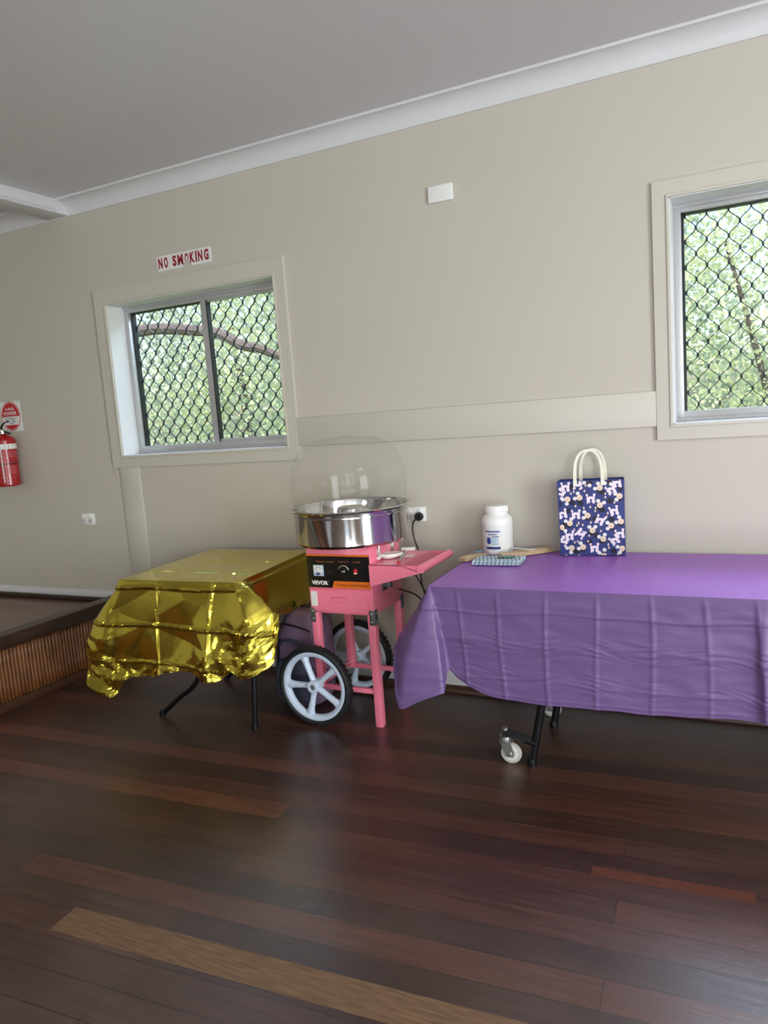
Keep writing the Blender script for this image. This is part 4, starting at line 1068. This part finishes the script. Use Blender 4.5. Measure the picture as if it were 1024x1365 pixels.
tree('pale green tree with a long grey limb outside the left window', -6.9, 3.9,
     [(-6.7, 4.6, 2.9, .8), (-5.6, 4.9, 2.0, .9), (-6.9, 4.4, 1.5, .9), (-4.9, 4.6, 2.5, .75), (-5.9, 4.6, 1.0, .9), (-5.0, 4.8, 1.2, .8), (-6.1, 5.2, 3.6, .9), (-4.6, 5.2, 3.5, .8), (-7.6, 5.0, 2.4, .9), (-5.6, 5.5, 2.9, .6), (-4.2, 4.8, 1.7, .8)],
     12500, LM[0], [([(-7.4, 3.9, -.45), (-7.3, 3.8, 1.2), (-7.05, 3.6, 2.4), (-6.65, 3.5, 2.64)], .16, .075), ([(-6.75, 3.5, 2.62), (-6.24, 3.5, 2.62), (-5.64, 3.5, 2.53), (-5.35, 3.5, 2.47), (-5.06, 3.5, 2.31), (-4.88, 3.52, 2.26)], .07, .055), ([(-7.2, 3.75, 1.8), (-7.6, 4.2, 2.6), (-7.8, 4.6, 3.6)], .1, .04), ([(-4.9, 3.52, 2.27), (-4.5, 3.8, 2.1), (-4.1, 4.3, 2.3)], .05, .02)], 11)
tree('yellow green bush filling the view behind the right window', .3, 5.2,
     [(-.5, 5.0, 2.6, .8), (.5, 5.2, 1.7, .9), (-.6, 4.9, 1.2, .8), (.2, 5.5, 3.2, .8), (.9, 5.0, 2.5, .8), (1.5, 5.2, 1.5, .9), (-1.3, 5.3, 1.9, .8), (.4, 5.0, .7, .8), (1.8, 5.4, 3.0, .8), (-1.2, 5.3, 3.2, .7)],
     13000, LM[1], [([(.3, 5.5, -.45), (.25, 5.5, 1.0), (.05, 5.6, 2.0), (-.2, 5.6, 3.0)], .055, .02), ([(.28, 5.5, .8), (.7, 5.5, 1.8), (1.0, 5.5, 2.8)], .04, .015)], 12)
tree('tall yellow green tree further behind, seen between the leaves of the left window', -9.0, 9.0,
     [(-9.5, 9, 3.2, 1.6), (-8.0, 9.3, 2.0, 1.5), (-10.5, 9.2, 1.6, 1.5), (-7.4, 9.0, 3.6, 1.3)], 9000, LM[1], [([(-9, 9, -.45), (-9.1, 9, 1.5), (-9.3, 9, 3.4)], .14, .05)], 13, .11)
tree('grey green tree further behind, seen between the leaves of the right window', .6, 9.5,
     [(.2, 9.5, 1.6, 1.5), (1.6, 9.5, 2.4, 1.4), (-1.0, 9.6, 3.0, 1.3), (3.0, 9.4, 1.4, 1.3), (-.4, 9.4, .6, 1.1)], 9000, LM[0], [([(.6, 9.5, -.45), (.7, 9.5, 1.5), (.5, 9.5, 3.2)], .14, .05)], 14, .11)

# ------------------------------------------------------------------ light
wd = bpy.data.worlds.new('sky'); scn.world = wd; wd.use_nodes = True
n = wd.node_tree.nodes; L = wd.node_tree.links; bg = n['Background']
sky = n.new('ShaderNodeTexSky'); sky.sky_type = 'NISHITA'; sky.sun_disc = False; sky.sun_elevation = math.radians(50); sky.sun_rotation = math.radians(200); sky.air_density = 1.2; sky.dust_density = 2.5
L.new(sky.outputs['Color'], bg.inputs['Color']); bg.inputs['Strength'].default_value = .33
sun = bpy.data.lights.new('sun', 'SUN'); sun.energy = 5.2; sun.angle = math.radians(.6); sun.color = (1, .95, .85)
so = bpy.data.objects.new('sun', sun); C.objects.link(so)
so.rotation_euler = Vector((-.75, .35, -1.0)).to_track_quat('-Z', 'Y').to_euler()
def area(name, loc, dirv, sx, sy, pw, col):
    l = bpy.data.lights.new(name, 'AREA'); l.shape = 'RECTANGLE'; l.size = sx; l.size_y = sy; l.energy = pw; l.color = col
    o_ = bpy.data.objects.new(name, l); C.objects.link(o_); o_.location = loc
    o_.rotation_euler = Vector(dirv).to_track_quat('-Z', 'Z').to_euler(); return o_
area('right_door_daylight', (XR-.03, -4.3, 1.15), (-1, .0, 0), 3.3, 2.1, 330, (.86, .95, 1))
for (a, b_, z_), p, cl_ in zip(FO, (6, 34, 46), ((.88, .96, 1), (.72, .86, 1), (.98, .98, .95))): area('front_opening_daylight', ((a+b_)/2, YF+.03, (z_+2.2)/2), (0, 1, 0), b_-a-.05, 2.15-z_, p, cl_)
area('ceiling_fill_light', (1.3, -5.6, .06), (0, 0, 1), 3.4, 2.6, 165, (.92, .98, 1))  # added upward lamp that brightens the ceiling; no real source stands here
area('stage_ceiling_light', (-6.0, -2.2, CZ-.06), (0.1, 0, -1), .25, 1.2, 6, (1, .95, .88))
area('hall_ceiling_light', (1.2, -2.6, CZ-.06), (0, 0, -1), .25, 1.2, 20, (.95, .97, 1))
area('added_sky_fill', (.4, 1.7, 3.7), (-.05, -1.0, -1.25), 2.2, 1.2, 150, (.68, .80, 1))  # unseen lamp added outside to brighten the purple table through the window
area('added_sky_fill', (-2.7, 1.7, 3.7), (.02, -1.0, -1.25), 2.2, 1.2, 90, (.74, .86, 1))  # second added lamp, for the left reveal and the gold foil top

# ------------------------------------------------------------------ camera
cam = bpy.data.cameras.new('camera'); co = bpy.data.objects.new('camera', cam); C.objects.link(co)
yaw, pitch, roll = -.46219478, -.13137259, -.07382442
f_ = Vector((math.sin(yaw)*math.cos(pitch), math.cos(yaw)*math.cos(pitch), math.sin(pitch)))
r_ = Vector((math.cos(yaw), -math.sin(yaw), 0)); u_ = r_.cross(f_)
r2 = r_*math.cos(roll)+u_*math.sin(roll); u2 = -r_*math.sin(roll)+u_*math.cos(roll)
Mx = Matrix((r2, u2, -f_)).transposed().to_4x4(); Mx.translation = (0, -3.4, 1.43); co.matrix_world = Mx
cam.sensor_fit = 'AUTO'; cam.sensor_width = 36; cam.lens = 36*985/1365; cam.clip_start = .05; cam.clip_end = 200
scn.camera = co
scn.view_settings.view_transform = 'Standard'; scn.view_settings.look = 'None'; scn.view_settings.exposure = .17; scn.view_settings.gamma = 1
